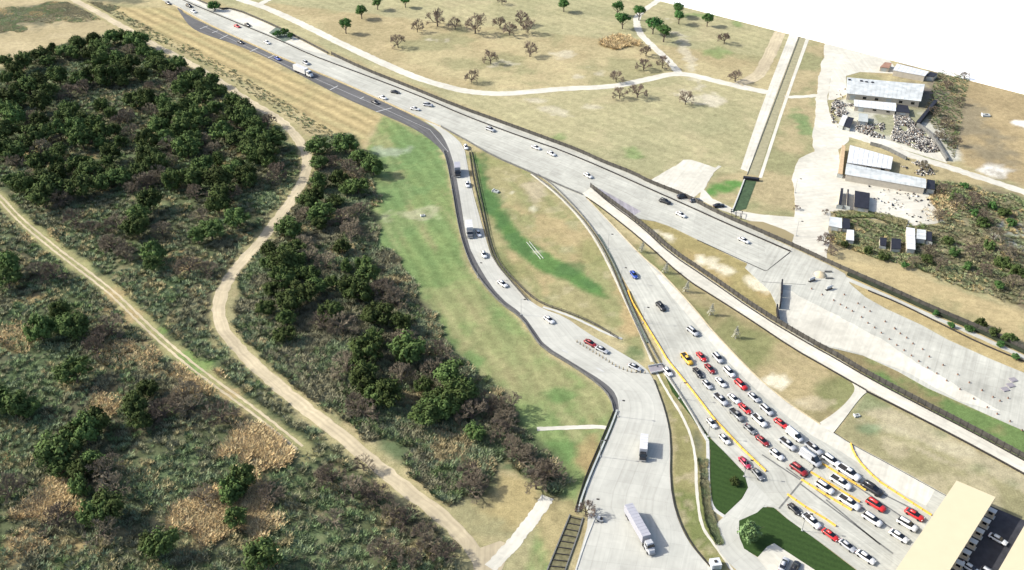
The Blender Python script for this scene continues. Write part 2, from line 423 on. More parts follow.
PASTURE = G([(240, 0), (280, 15), (345, 45), (400, 72), (470, 92), (560, 90), (640, 82), (700, 74), (780, 95), (740, 172), (720, 185), (650, 178), (500, 120), (330, 50), (190, -10), (190, -80), (800, -80), (800, 60)])
ISLAND = G([(472, 150), (531, 173), (560, 195), (598, 240), (612, 272), (640, 330), (648, 366), (610, 335), (540, 302), (495, 262), (480, 210)])
MEDIAN = G([(630, 217), (640, 212), (690, 236), (745, 262), (777, 290), (777, 322), (740, 305), (690, 265)])
SLOPE = G([(590, 200), (618, 228), (680, 277), (760, 327), (868, 392), (850, 400), (820, 424), (768, 388), (700, 316), (645, 260)])
RIGHTF = G([(868, 392), (955, 437), (1060, 495), (1100, 600), (1000, 560), (940, 492), (890, 465), (833, 433)])
GREENW = G([(812, 345), (850, 348), (900, 372), (960, 403), (1030, 430), (1060, 470), (1024, 460), (960, 428), (871, 380)])
TANR = G([(844, 270), (886, 288), (930, 308), (1024, 350), (1060, 370), (1060, 400), (990, 359), (920, 324), (865, 297)])
TANR2 = G([(830, 258), (900, 268), (960, 290), (1030, 315), (1060, 345), (1024, 348), (930, 305), (870, 278)])
YARD = G([(836, 100), (925, 84), (945, 125), (965, 162), (930, 160), (880, 142), (840, 128)])
BROWNR = G([(940, 70), (1024, 96), (1100, 120), (1100, 200), (1024, 185), (965, 165), (935, 130)])
STRIPV = G([(783, 100), (806, 44), (826, 48), (816, 84), (812, 152), (797, 162), (792, 190), (794, 217), (762, 214), (720, 203), (705, 188), (712, 172), (750, 174)])
CENTRE = G([(654, 370), (668, 410), (674, 440), (673, 490), (690, 540), (715, 570), (740, 600), (725, 560), (712, 510), (708, 445), (680, 402), (660, 366), (648, 340)])
def edge_(c, wd):
    c = [P(*p).to_2d() for p in c]; c = smooth_line(c, 1); L, R = [], []
    for k in range(len(c)):
        t = (c[min(k + 1, len(c) - 1)] - c[max(k - 1, 0)]).normalized(); q = Vector((-t.y, t.x)) * wd / 2; L.append(c[k] + q); R.append(c[k] - q)
    return L, R
SEAM = G([(183, 14), (250, 54), (300, 80)])

def C(*c): return np.array(c, np.float64)
land = np.tile(C(.31, .26, .145), (X.size, 1)); mow = np.zeros(X.size); mow2 = np.zeros(X.size)
nA = fbm(X, Y, 42, 1); nB = fbm(X, Y, 14, 5); nC = fbm(X, Y, 5, 9); nD = fbm(X, Y, 26, 23); nE = fbm(X, Y, 3.2, 31, 3)
_g = P(520, 372) - P(398, 175); _g.normalize(); nS = fbm((X * _g.x + Y * _g.y) * .13, (-X * _g.y + Y * _g.x) * 1.0, 4.2, 51, 4)
_g = P(380, 108) - P(200, 25); _g.normalize(); nT = fbm((X * _g.x + Y * _g.y) * .1, (-X * _g.y + Y * _g.x) * 1.0, 5, 57, 4)
def sm(a, lo, hi): t = np.clip((a - lo) / (hi - lo), 0, 1); return t * t * (3 - 2 * t)
def lay(mask, col):
    global land
    land = land * (1 - mask[:, None]) + C(*col) * mask[:, None]
def zone(poly, col, soft=2.5, wob=6, k=1.0):
    m = sm(signed(X, Y, poly) + (nB - .5) * wob + (nE - .5) * 2, -soft, soft) * k; lay(m, col); return m
def blob(px, py, rx, ry, col, k=1.0, ragged=.9, rot=0):
    if sum(col) > 1.0: ragged *= 1.8; k *= .9
    c = P(px, py); e = P(px + rx, py); f = P(px, py - ry)
    ax = (e - c).length; ay = (f - c).length; cr, sr = math.cos(math.radians(rot)), math.sin(math.radians(rot))
    dx, dy = X - c.x, Y - c.y; u = (dx * cr + dy * sr) / ax; v = (-dx * sr + dy * cr) / ay
    m = sm(1 - np.sqrt(u * u + v * v) + (nC - .5) * ragged * 1.3 + (nB - .5) * ragged * 1.6 + (nE - .5) * .7, -.3, .5) * k; lay(m, col); return m

# dry pasture, uneven
lay(sm(nA, .42, .62), (.36, .31, .175)); lay(sm(nD, .5, .68) * .8, (.235, .225, .12)); lay(sm(nB, .58, .72) * .5, (.40, .33, .19))
z = zone(PASTURE, (.33, .302, .172)); lay(z * sm(nD, .45, .65) * .7, (.275, .262, .145)); lay(z * sm(nB, .56, .72) * .5, (.375, .325, .195)); lay(z * sm(1 - nA, .5, .68) * .4, (.25, .25, .14)); mow = np.maximum(mow, z * .3)
z = zone(MOWN, (.36, .29, .15)); mow = np.maximum(mow, z); lay(z * sm(nT, .5, .68) * .7, (.28, .25, .13)); lay(z * sm(nB, .5, .7) * .4, (.29, .26, .13))
z = zone(LEFTF, (.37, .31, .185)); lay(z * sm(nD, .48, .66) * .6, (.30, .25, .14))
for b in ((25, 18, 60, 7, 6), (70, 10, 45, 6, -4), (-10, 30, 30, 6, 0), (110, 0, 30, 4, 0)): blob(b[0], b[1], b[2], b[3], (.115, .115, .075), .9, .8, b[4])
# meadow left of the exit ramp
z = zone(MEADOW, (.175, .225, .088), 1.5, 2); lay(z * sm(nB, .5, .7) * .6, (.24, .235, .115)); lay(z * sm(nD, .5, .66) * .65, (.14, .20, .075)); lay(z * sm(nS, .52, .7) * .6, (.275, .25, .13)); lay(z * sm(1 - nS, .55, .7) * .5, (.12, .185, .07))
mow2 = np.maximum(mow2, z * .9)
for b in ((405, 150, 34, 22, .95), (425, 165, 26, 25, .7), (400, 195, 30, 14, .8), (395, 230, 26, 25, .6), (440, 235, 22, 40, .15)): blob(b[0], b[1], b[2], b[3], (.13, .20, .078), b[4] * .85, 1.2)
for b in ((500, 350, 34, 26), (540, 385, 30, 18), (450, 300, 40, 18), (590, 400, 20, 14)): blob(b[0], b[1], b[2], b[3], (.26, .235, .12), .45)
for b in ((556, 447, 26, 17), (530, 440, 14, 10), (440, 345, 14, 10), (470, 365, 12, 12), (560, 395, 15, 6)): blob(b[0], b[1], b[2], b[3], (.10, .18, .06), .75, 1.3)
blob(591, 455, 14, 22, (.29, .22, .11), .9); blob(560, 525, 22, 40, (.30, .25, .13), .9); blob(500, 500, 35, 22, (.31, .255, .125), .95)
blob(388, 150, 16, 6, (.30, .33, .25), .6, 1.2, -18)
for b in ((408, 214, 22, 4), (425, 208, 14, 3)): blob(b[0], b[1], b[2], b[3], (.36, .34, .22), .6, 1.6)
# island between ramp and toll road
z = zone(ISLAND, (.27, .245, .125), 1.2, 1.5); mow2 = np.maximum(mow2, z * .4); lay(z * sm(nS, .48, .64) * .7, (.20, .21, .095)); lay(z * sm(nC, .56, .68) * .4, (.36, .32, .2)); lay(z * sm(nB, .5, .66) * .8, (.34, .27, .145)); lay(z * sm(nD, .5, .68) * .6, (.185, .20, .08))
SW = G([(474, 155), (482, 165), (490, 188), (502, 212), (522, 234), (545, 253), (572, 268), (600, 284), (610, 299), (588, 293), (562, 280), (538, 268), (514, 250), (496, 228), (484, 200), (477, 178)]); zone(SW, (.066, .15, .042), 1.5, 5, .9)
for b in ((484, 178, 6, 22), (491, 200, 7, 18), (502, 222, 9, 12), (514, 238, 10, 9), (528, 250, 10, 7), (570, 270, 13, 7), (588, 283, 12, 7), (632, 352, 13, 8)): blob(b[0], b[1], b[2], b[3], (.065, .125, .045), .7, 1.3)
blob(498, 270, 14, 18, (.13, .16, .065), .7); blob(536, 190, 16, 12, (.36, .31, .21), .8); blob(625, 290, 10, 40, (.36, .27, .14), .7)
for b in ((512, 192, 4, 2), (538, 252, 5, 2), (533, 209, 4, 3)): blob(b[0], b[1], b[2], b[3], (.48, .45, .33), .8)
# medians and verges
z = zone(MEDIAN, (.26, .22, .10), .8, 1); lay(z * sm(nB, .5, .66) * .7, (.33, .25, .12)); lay(z * sm(nD, .5, .65) * .7, (.15, .16, .07))
for b in ((668, 236, 12, 4, -35), (706, 262, 10, 5, -10), (728, 271, 9, 5, -30), (755, 283, 12, 6, -20), (700, 258, 6, 4, 0)): blob(b[0], b[1], b[2], b[3], (.58, .53, .40), .9, .9, b[4])
z = zone(SLOPE, (.235, .205, .105), .8, 1); lay(z * sm(nT, .5, .66) * .6, (.30, .25, .145)); lay(z * sm(nB, .5, .66) * .7, (.33, .27, .15)); lay(z * sm(nD, .5, .64) * .7, (.15, .17, .07))
blob(776, 382, 9, 5, (.6, .55, .42), .9); blob(815, 405, 14, 6, (.42, .36, .24), .7)
z = zone(RIGHTF, (.255, .235, .13), .8, 1); lay(z * sm(nT, .5, .62) * .8, (.35, .31, .205)); lay(z * sm(1 - nT, .55, .7) * .5, (.19, .18, .095)); lay(z * sm(nB, .5, .62) * .8, (.34, .30, .19)); lay(z * sm(nD, .48, .62) * .75, (.145, .175, .085))
blob(920, 440, 60, 5, (.43, .39, .27), .5, 1.3, -24); blob(868, 430, 14, 6, (.13, .19, .10), .7)
z = zone(GREENW, (.115, .17, .06), .8, 1); lay(z * sm(nB, .5, .66) * .8, (.24, .18, .10))
z = zone(TANR, (.33, .265, .135), .8, 1); z = zone(TANR2, (.35, .285, .155), 1.5, 3); lay(z * sm(nB, .52, .68) * .7, (.24, .22, .115))
z = zone(BROWNR, (.285, .225, .125), 2, 3); lay(z * sm(nB, .5, .7) * .7, (.34, .27, .15))
for b in ((993, 170, 16, 6), (1022, 124, 7, 3)): blob(b[0], b[1], b[2], b[3], (.66, .64, .58), 1, .7)
z = zone(YARD, (.42, .41, .34), 2, 5); lay(z * sm(nB, .5, .6) * .8, (.22, .22, .12))
blob(950, 110, 28, 45, (.19, .165, .11), .8); blob(935, 92, 14, 10, (.13, .115, .1), .9)
z = zone(STRIPV, (.32, .27, .155), 1, 2); lay(z * sm(nD, .45, .6) * .8, (.21, .215, .11))
for b in ((800, 118, 10, 8), (806, 128, 8, 8)): blob(b[0], b[1], b[2], b[3], (.15, .215, .09), .8)
for b in ((722, 188, 16, 6), (733, 184, 12, 5), (712, 192, 8, 5)): blob(b[0], b[1], b[2], b[3], (.085, .19, .05), .95, .5)
m_ = signed(X, Y, [tuple(q_) for q_ in (lambda LR: list(LR[0]) + list(LR[1][::-1]))(edge_([(-40, 165), (0, 198), (20, 220), (50, 245), (83, 270), (113, 293), (143, 323), (173, 350), (200, 372), (256, 412), (312, 458)], 6.8))]); lay(sm(m_ + (nB - .5) * 5, -.8, .8) * .95, (.26, .24, .12)); TRKM = m_
z = zone(CENTRE, (.215, .20, .09), .8, 1); lay(z * sm(nB, .45, .6) * .8, (.13, .155, .055)); lay(z * sm(nE, .6, .7) * .5, (.36, .3, .2))
blob(704, 470, 5, 50, (.085, .095, .075), .8, .8); blob(703, 474, 3, 8, (.45, .38, .3), .8)
# pale scars in the pasture
for b in ((562, 53, 12, 3), (600, 70, 10, 4), (578, 77, 5, 2), (690, 62, 5, 20), (700, 99, 12, 5), (712, 100, 8, 6), (560, 110, 12, 5), (540, 100, 8, 2), (585, 108, 10, 3), (430, 40, 10, 3), (505, 62, 9, 3), (648, 100, 4, 2)): blob(b[0], b[1], b[2], b[3], (.46, .42, .32), .65, 1.4)
for b in ((633, 153, 10, 6), (737, 25, 6, 3), (556, 138, 12, 4), (716, 52, 14, 5), (700, 15, 20, 2)): blob(b[0], b[1], b[2], b[3], (.13, .21, .07), .6, 1)
# woodland floors
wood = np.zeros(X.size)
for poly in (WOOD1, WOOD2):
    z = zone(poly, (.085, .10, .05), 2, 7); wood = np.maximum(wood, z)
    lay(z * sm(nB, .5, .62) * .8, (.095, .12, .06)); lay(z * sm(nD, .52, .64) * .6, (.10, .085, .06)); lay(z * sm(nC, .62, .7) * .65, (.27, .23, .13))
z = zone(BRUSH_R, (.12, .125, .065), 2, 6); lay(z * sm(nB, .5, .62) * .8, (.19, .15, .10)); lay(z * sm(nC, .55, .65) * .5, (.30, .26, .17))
blob(1015, 235, 18, 10, (.36, .37, .32), .9)
for b in ((92, 155, 12, 7), (50, 152, 24, 3), (134, 48, 4, 2), (85, 51, 4, 2), (64, 68, 14, 6), (232, 152, 14, 9), (225, 163, 22, 6), (235, 237, 22, 4), (122, 310, 12, 12), (160, 350, 14, 5), (174, 255, 10, 6), (235, 420, 20, 10), (22, 545, 28, 16), (70, 545, 18, 8), (4, 460, 8, 14), (40, 520, 10, 18), (165, 372, 16, 7), (112, 400, 16, 12), (28, 300, 14, 6), (25, 340, 16, 10), (148, 208, 14, 4), (390, 480, 14, 8), (268, 300, 8, 10)):
    blob(b[0], b[1], b[2], b[3], (.30, .225, .11), .8, 1.0)
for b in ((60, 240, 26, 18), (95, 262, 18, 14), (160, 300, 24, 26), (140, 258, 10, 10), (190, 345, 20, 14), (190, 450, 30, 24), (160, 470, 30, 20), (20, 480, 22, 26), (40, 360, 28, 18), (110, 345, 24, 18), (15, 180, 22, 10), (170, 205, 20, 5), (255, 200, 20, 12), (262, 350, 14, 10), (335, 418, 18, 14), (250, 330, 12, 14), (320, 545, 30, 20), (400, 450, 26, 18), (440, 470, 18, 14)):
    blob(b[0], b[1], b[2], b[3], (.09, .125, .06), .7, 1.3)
lay(sm(TRKM + (nB - .5) * 5 + (nE - .5) * 3, -.8, .8) * .9, (.265, .25, .12))
for b in ((195, 366, 16, 7), (188, 356, 9, 6), (165, 330, 7, 8), (228, 352, 9, 6), (262, 363, 9, 8), (245, 345, 8, 8)): blob(b[0], b[1], b[2], b[3], (.12, .20, .06), .7, 1.2)
for b in ((125, 318, 13, 10), (142, 342, 14, 9), (240, 415, 18, 12), (230, 395, 14, 8), (108, 300, 10, 10)): blob(b[0], b[1], b[2], b[3], (.33, .25, .13), .75, 1.2)
VG = signed(X, Y, [tuple(q_) for q_ in (lambda LR: list(LR[0]) + list(LR[1][::-1]))(edge_([(60, -12), (118, 24), (189, 63), (246, 100), (280, 119), (304, 147), (308, 162), (304, 180), (280, 216), (240, 263), (223, 287), (217, 313), (223, 332), (243, 353), (269, 379), (323, 422), (366, 456), (406, 489), (443, 517), (469, 543), (486, 572)], 9.5))]); lay(sm(VG + (nB - .5) * 9 + (nE - .5) * 4, -.8, .8) * .85, (.29, .26, .135))
me = bpy.data.meshes.new('ground'); nx, ny = len(gx), len(gy)
idx = np.arange(nx * ny).reshape(ny, nx)
q = np.stack([idx[:-1, :-1], idx[:-1, 1:], idx[1:, 1:], idx[1:, :-1]], -1).reshape(-1, 4).astype(np.int32)
me.vertices.add(X.size); me.vertices.foreach_set('co', np.stack([X, Y, np.zeros(X.size)], 1).astype(np.float32).ravel())
me.loops.add(q.size); me.loops.foreach_set('vertex_index', q.ravel())
me.polygons.add(len(q)); me.polygons.foreach_set('loop_start', np.arange(0, q.size, 4, dtype=np.int32))
me.update(calc_edges=True)
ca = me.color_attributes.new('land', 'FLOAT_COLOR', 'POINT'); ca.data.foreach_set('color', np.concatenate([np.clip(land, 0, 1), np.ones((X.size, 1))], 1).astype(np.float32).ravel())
fb = me.attributes.new('mow2', 'FLOAT', 'POINT'); fb.data.foreach_set('value', mow2.astype(np.float32))
fa = me.attributes.new('mow', 'FLOAT', 'POINT'); fa.data.foreach_set('value', mow.astype(np.float32))
me.materials.append(M['land']); g = link(bpy.data.objects.new('ground', me)); g['kind'] = 'structure'
# the country beyond, out to the horizon
S = 9000
mesh_obj('outer_ground', [(-S, -S, -.06), (S, -S, -.06), (S, S, -.06), (-S, S, -.06)], [(0, 1, 2, 3)], M['outer'], kind='structure')
# white sheet added for the void past the straight boundary at the upper right
e0, e1 = P(655, -.3), P(1024, 94.5); ed = (e1 - e0).normalized(); en = Vector((-ed.y, ed.x, 0))
if en.y < 0: en = -en
a0 = e0 - ed * 6000; a1 = e1 + ed * 6000
mesh_obj('white_void_sheet', [(p.x, p.y, .25) for p in (a0, a1, a1 + en * 8000, a0 + en * 8000)] + [(a0.x, a0.y, -.05), (a1.x, a1.y, -.05)], [(0, 1, 2, 3), (0, 4, 5, 1)], M['white'], kind='structure')

# ---------------------------------------------------------------- roads
def edge(c, wd, z=0):
    """left and right edge lines of a track given by its middle line in metres"""
    c = [P(*p).to_2d() for p in c]; c = smooth_line(c, 2); L, R = [], []
    for k in range(len(c)):
        t = (c[min(k + 1, len(c) - 1)] - c[max(k - 1, 0)]).normalized(); q = Vector((-t.y, t.x)) * wd / 2; L.append(c[k] + q); R.append(c[k] - q)
    return L, R
def track(name, c, wd, m, z=.03, jit=.35, n=160):
    L, R = edge(c, wd); return road(name, L, R, m, z, n, jit, 0, z + .01, px=False)

UF = [(331.6, 55), (363, 70), (405, 86.5), (460, 109), (504, 124.5), (546, 140), (580, 152.5), (602, 163), (634, 175), (648, 183), (686, 197.5), (720, 215.5), (764, 234.5), (794, 247.5), (829, 264), (848, 272.5), (886, 289), (936, 311.6), (975.6, 328), (1024, 350.5), (1080, 377)]
UB = [(150, -16), (181.6, 0), (234, 22), (280.5, 41), (310, 55), (342, 67), (395, 87), (430.5, 101), (462, 115), (504, 131), (538, 143), (560, 150.5), (602, 168), (644, 187), (680, 203), (733, 227), (790.5, 252)]
LB = [(120, -19), (173, 5), (205, 22.5), (230, 34.5), (255, 45.5), (276, 55.5), (310, 69.5), (342, 82.5), (384, 101.5), (414, 115.5), (441, 127), (464, 139.5), (494, 157), (531.6, 173), (560, 186), (582, 195)]
road('highway_road', [(150, -18), (190, 1), (234, 20), (280, 39), (310, 52)] + UF[0:13], LB + [(600, 203), (632, 218), (662, 222.5), (699, 240.5), (735, 258), (766, 272)], M['concrete2'], .12, 160)
road('frontage_road', [(185, -8), (221, 11), (232, 8.5), (276, 27.5), (310, 45), (327, 54)], [(175, -5), (205, 9), (236, 21.5), (281, 40), (311, 53), (327, 60)], M['gravel'], .10, 60)
road('ramp_shoulder_road', [(181, 8), (184, 14), (230, 35.5), (255, 46.5), (276, 56.5), (310, 70.5), (342, 83.5), (384, 102.5), (414, 116.5), (433, 127), (443, 136), (451.6, 155), (458, 184), (462, 213), (467, 243), (482, 272.6), (500, 298), (523, 314.5), (536, 333), (545, 346), (576, 365), (605, 382.6), (617, 395), (619, 410)],
     [(177, 8), (182, 16), (190, 27), (203, 34), (234, 44), (268, 58), (300, 75), (342, 97), (384, 115), (409, 126), (426, 136), (443, 151), (447, 163), (453, 195), (456, 215), (461, 239), (469.5, 264), (480, 281), (500, 304), (521, 318), (531.6, 335), (542, 349), (574, 367.5), (601, 387), (611, 400), (613.5, 413)], M['asphalt'], .125, 200)
road('exit_ramp_road', [(425, 121), (436, 128.5), (443, 136), (451.6, 155), (457, 180), (461, 204), (467, 243), (482, 272.6), (500, 298), (523, 314.5), (536, 333), (545, 346), (576, 365), (605, 382.6), (617, 395), (619, 412), (610, 436), (601, 455), (582, 498), (590, 517), (578, 560), (566, 600), (530, 700)],
     [(436, 125), (450, 133), (464, 146), (467, 163), (472.6, 192), (480, 218), (487, 243), (492.6, 260), (509.5, 279), (527, 299), (542, 309), (565, 317), (584, 331), (616, 350), (645, 367), (654, 380), (666, 414), (670.5, 440), (669.5, 482), (675, 513), (687, 540.5), (702, 559), (730, 590), (850, 700)], M['concrete'], .135, 220)
road('toll_road', [(531.6, 172), (546, 180), (567, 200), (585, 219), (600, 238), (611, 254), (622, 277), (634, 297), (645, 320), (661, 352), (663, 366), (680, 395), (709.5, 437.5), (726, 454), (745, 474), (748, 488), (763, 507), (774, 507), (786, 518), (805, 532), (820, 542), (858, 571), (900, 603), (1000, 680)],
     [(560, 176), (572, 184), (585, 196), (610.5, 223), (644, 259), (655, 267), (679, 292), (699, 315), (710, 329), (750, 371), (768, 387), (788, 403), (820, 424), (833, 433), (851.6, 444), (891.6, 465), (940, 492), (960, 503), (1000, 524), (1020, 535), (1040, 546), (1070, 560), (1120, 586), (1250, 660)], M['concrete2'], .14, 220)
sheet('border_plaza_paving', [(764, 235), (794, 248.5), (829, 265), (845, 274), (850, 284), (865, 297), (886, 309), (921, 325), (948, 340), (990, 359), (1024, 373), (1090, 402), (1090, 462), (1024, 431), (990, 416), (961, 403), (927, 388), (898, 371.6), (864, 356), (831, 348), (812, 345), (777, 323), (776, 304), (770, 292), (745, 268)], M['concrete2'], .105, ang=-28)
sheet('white_paving_patch', [(790, 290), (830, 312), (880, 338), (930, 372), (1000, 412), (960, 400), (898, 369), (862, 354), (831, 346), (812, 343), (780, 322), (780, 290)], M['gravel'], .112, .02, ang=-28, rough=1.0)
sheet('toll_shoulder', [(646, 262), (679, 293), (699, 316), (710, 330), (750, 372), (768, 388), (788, 404), (819, 424.5), (833, 434), (851, 445), (891, 466), (935, 490), (926, 506), (905, 496), (880, 479), (858, 463), (838, 450), (812, 436), (785, 415), (755, 389), (728, 362), (700, 330), (670, 295)], M['gravel'], .144, .01, ang=-28)
sheet('gore_paving', [(592, 188), (600, 189), (641, 211.5), (630, 218)], M['purple'], .128, .03)
road('elevated_frontage_lane', [(590.5, 189), (606, 200.5), (640, 225.5), (669.5, 253), (705, 276.5), (760, 315), (812.6, 346.5), (835, 358), (864, 376), (916.6, 404), (969, 431), (1024, 461), (1080, 492)],
     [(583, 194), (600, 206.5), (644, 241), (684, 278), (718, 299), (751.6, 320.5), (794, 349), (828, 368), (864, 389), (898, 407), (954.5, 436), (999, 460), (1024, 474), (1080, 505)], M['gravel'], .5, 120, drop=.5)
road('link_road', [(851, 381), (856, 389), (848, 401), (835, 413), (818, 424)], [(872, 391), (865, 393), (857, 402), (846, 417), (833, 433.5)], M['gravel'], .152, 24, drop=.2)
road('service_lane', [(725, 516), (716, 524), (714, 534), (716, 545), (722, 556), (738, 572), (770, 600), (840, 670)], [(770, 505), (757, 513), (740, 521), (738, 534), (744, 549), (758, 558), (800, 585), (900, 660)], M['concrete'], .13, 40)
sheet('parking_paving', [(774, 543), (767, 547), (757, 558), (775, 580), (870, 600), (832, 576)], M['gravel'], .136, ang=30)
sheet('lane_junction', [(744, 473), (748, 488), (742, 499), (724, 516), (742, 522), (757, 513), (764, 506), (776, 506)], M['concrete'], .146, ang=-35)
sheet('turf', [(664, 373), (678, 391.6), (709.5, 438), (724, 452), (744, 473), (748, 488), (742, 498), (725, 515), (712.6, 507), (710.5, 481.6), (710.5, 450), (707, 441), (690, 415), (672, 392)], M['turf'], .17, .17)
sheet('turf', [(739, 521), (757, 513), (763, 507.5), (773.7, 508), (786, 518.5), (805, 532), (820, 543), (858, 572), (900, 604), (860, 600), (774, 543.5), (767, 547), (758, 557), (744, 549), (739, 535)], M['turf'], .17, .17)
for pts in ([(707.5, 441), (708, 455), (708, 483), (711, 508), (724.5, 517)], [(664, 372), (685, 402), (707.5, 441)]):
    L, R = edge(pts, .9); road('kerb', L, R, M['kerb'], .2, 30, px=False, drop=.2, smooth=0)
# unpaved ways
track('dirt_road', [(60, -12), (73, 0), (95, 10.5), (118, 24), (145, 40), (189, 63), (223, 83), (246, 100), (280, 119), (293, 132.6), (304, 147), (308, 162), (304, 180), (293, 198), (280, 216), (256, 247), (240, 263), (223, 287), (217, 313), (223, 332), (243, 353), (269, 379), (323, 422), (366, 456), (406, 489), (443, 517), (469, 543), (486, 572), (494, 600), (505, 680)], 4.3, M['dirt'], .03, .4, 260)
track('dirt_road', [(548, 497), (538, 512), (524, 530), (510, 548), (490, 568)], 3.6, M['gravel'], .038, .22, 40)
sheet('dirt_junction', [(462, 538), (480, 548), (500, 541), (512, 545), (500, 575), (478, 575)], M['dirt'], .034, .03)
for s in (-.95, .95):
    c = [(-10, 190), (0, 198), (20, 220), (50, 245), (83, 270), (113, 293), (143, 323), (173, 350), (200, 372), (256, 412), (300, 448)]
    L, R = edge(c, 2 * s)
    mid = L if s > 0 else edge(c, 1.9)[1]
    A = []; B = []
    for k in range(len(mid)):
        t = (mid[min(k + 1, len(mid) - 1)] - mid[max(k - 1, 0)]).normalized(); qv = Vector((-t.y, t.x)) * .38; A.append(mid[k] + qv); B.append(mid[k] - qv)
    road('wheel_track', A, B, M['dirt'], .022, 160, .14, 0, .03, px=False)
track('gravel_path', [(225, -8), (240.5, 0), (261.6, 6), (285, 16), (310, 28), (342, 44), (373.7, 59), (401.5, 71.6), (426, 81), (460, 90.5), (490, 94), (520, 93), (562, 88.5), (612, 87), (645, 80), (679, 72), (712, 80), (745, 88), (772, 93)], 5.2, M['gravel'], .03, .3, 200)
track('gravel_path', [(258, 5), (268, 0), (280, -6)], 4, M['gravel'], .034, .3, 12)
track('gravel_path', [(679, 73), (670, 62), (659, 52), (648, 42), (639, 33), (635, 17), (652, 4), (664, -2)], 4, M['gravel'], .034, .35, 60)
track('gravel_path', [(738, 84), (750, 80), (760, 74), (766, 62), (775, 44), (786, 20)], 6.5, M['dirt'], .036, .35, 30)
track('footpath', [(537, 429), (571.6, 427.6), (597, 426.5), (607, 428)], 1.6, M['gravel'], .04, .1, 20)
track('footpath', [(653, 366), (667, 392), (682, 415), (692, 438), (696, 461), (696, 478), (697, 495), (701, 527), (715, 545), (732, 570), (745, 590)], .8, M['gravel'], .05, .08, 60)
track('footpath', [(543, 307), (563, 313), (588, 324), (605, 333), (622, 339)], 1.0, M['kerb'], .05, .08, 30)
track('ditch_kerb', [(531, 174), (548, 187), (565, 202), (583, 222), (598, 244), (612, 272), (624, 298), (640, 332), (652, 362)], .8, M['gravel'], .06, .06, 80)
road('canal_road', [(795, 20), (763.7, 100), (740.5, 169)], [(804, 22), (774, 100), (748, 172)], M['gravel'], .06, 40)
road('canal_bed', [(804, 22), (775, 100), (748, 174)], [(811, 24), (783, 100), (758, 176)], mat('canal_bed', (.27, .25, .155), 1, var=.2), .03, 40)
road('canal_road', [(811, 24), (784, 100), (758.5, 178)], [(814, 26), (787, 100), (762, 178)], M['gravel'], .06, 40)
sheet('yard_paving', [(827, 30), (841, 33), (833, 68), (827, 102), (833, 122), (849, 131), (849, 141), (840, 150), (839, 175), (926, 189.5), (933, 206), (947, 223), (905, 226), (830, 211), (828, 244), (826, 260), (794, 247), (785, 231), (743, 219), (700, 200), (702, 189), (712, 199), (733, 209.5), (764, 215.5), (794, 216.5), (795, 190), (791, 178), (799, 159), (813, 151), (813, 136), (818, 84)], M['gravel'], .07, .07, ang=-80, rough=.9)
sheet('yard_paving', [(832, 66), (836, 40), (884, 53), (900, 74), (860, 72), (846, 76), (846, 95), (833, 100), (828, 100)], M['gravel'], .06, .06)
sheet('yard_paving', [(833, 122), (850, 128), (860, 131), (884, 139), (925, 153), (940, 152), (947, 163), (918, 154), (848, 133)], M['gravel'], .06, .06)
track('gravel_path', [(820, 95), (803, 97), (785, 97)], 3, M['gravel'], .065, .4, 14)
track('dirt_road', [(840, 133), (865, 139), (890, 148), (918, 158), (960, 171), (1000, 184), (1030, 194), (1080, 212)], 4.6, M['gravel'], .075, .4, 70)
sheet('concrete_pad', [(650, 181), (684, 160), (690, 160), (716, 168), (706, 184), (703, 190), (690, 200), (668, 190)], M['gravel'], .06, .07, ang=-28, rough=.8)
track('footpath', [(704, 178), (720, 166)], 1.4, M['gravel'], .07, .1, 10)
sheet('verge', [(746, 221), (763, 222), (785, 230), (794, 235), (792, 243), (775, 236), (752, 227)], M['outer'], .1, .05)
track('side_walk', [(p[0] - 1, p[1] + 6.5) for p in UF[13:]], 2.0, M['concrete'], .10, .05, 80)

# lane and outline markings on the paving (flat paint)
def paint(name, pts, wd, z, m, parent=None):
    g = [P(*p).to_2d() for p in pts]; L, R = [], []
    for k in range(len(g)):
        t = (g[min(k + 1, len(g) - 1)] - g[max(k - 1, 0)]).normalized(); qv = Vector((-t.y, t.x)) * wd / 2; L.append(g[k] + qv); R.append(g[k] - qv)
    return road(name, L, R, m, z, 30, 0, 0, .003, px=False)
paint('dark_joint', [(697, 240), (766, 271.5), (790, 252.5)], .45, .128, M['dark'])
paint('dark_joint', [(762, 282), (806, 285)], .3, .112, M['seam'])
paint('dark_joint', [(825, 456), (803, 480), (779, 509)], .5, .150, M['seam'])
for a, b in (((800, 484), (893, 554)), ((818, 478), (905, 538)), ((832, 470), (912, 524)), ((786, 468), (830, 500)), ((850, 478), (918, 512)), ((762, 455), (800, 480)), ((826, 500), (880, 545))):
    paint('lane_seam', [a, b], .5, .149, M['seam'])
paint('lane_stripe', [(462, 150), (470, 190), (481, 240), (500, 272)], .15, .141, M['paint'])
for k in range(28):
    t = k / 27; a = (200 + t * 230, 21 + t * 96); paint('lane_dash', [a, (a[0] + 2.6, a[1] + 1.1)], .18, .126, M['paint'])
for (a, b) in (((200, 29), (208, 26)), ((212, 33), (218, 31)), ((220, 39), (228, 35)), ((250, 52), (258, 48)), ((268, 58), (275, 55)), ((330, 90), (338, 86)), ((376, 112), (392, 108)), ((360, 99), (364, 97))):
    paint('stop_line', [a, b], .5, .130, M['paint'])
for (a, b) in (((203, 26), (300, 72)), ((300, 72), (384, 109)), ((384, 109), (430, 130)), ((430, 130), (448, 152))):
    paint('lane_stripe', [a, b], .16, .133, M['paint'])
for k, (a, b) in enumerate((((612, 366), (618, 369)), ((596, 368), (604, 372)), ((562, 350), (568, 353)))): paint('lane_arrow', [a, b], .5, .140, M['paint'])

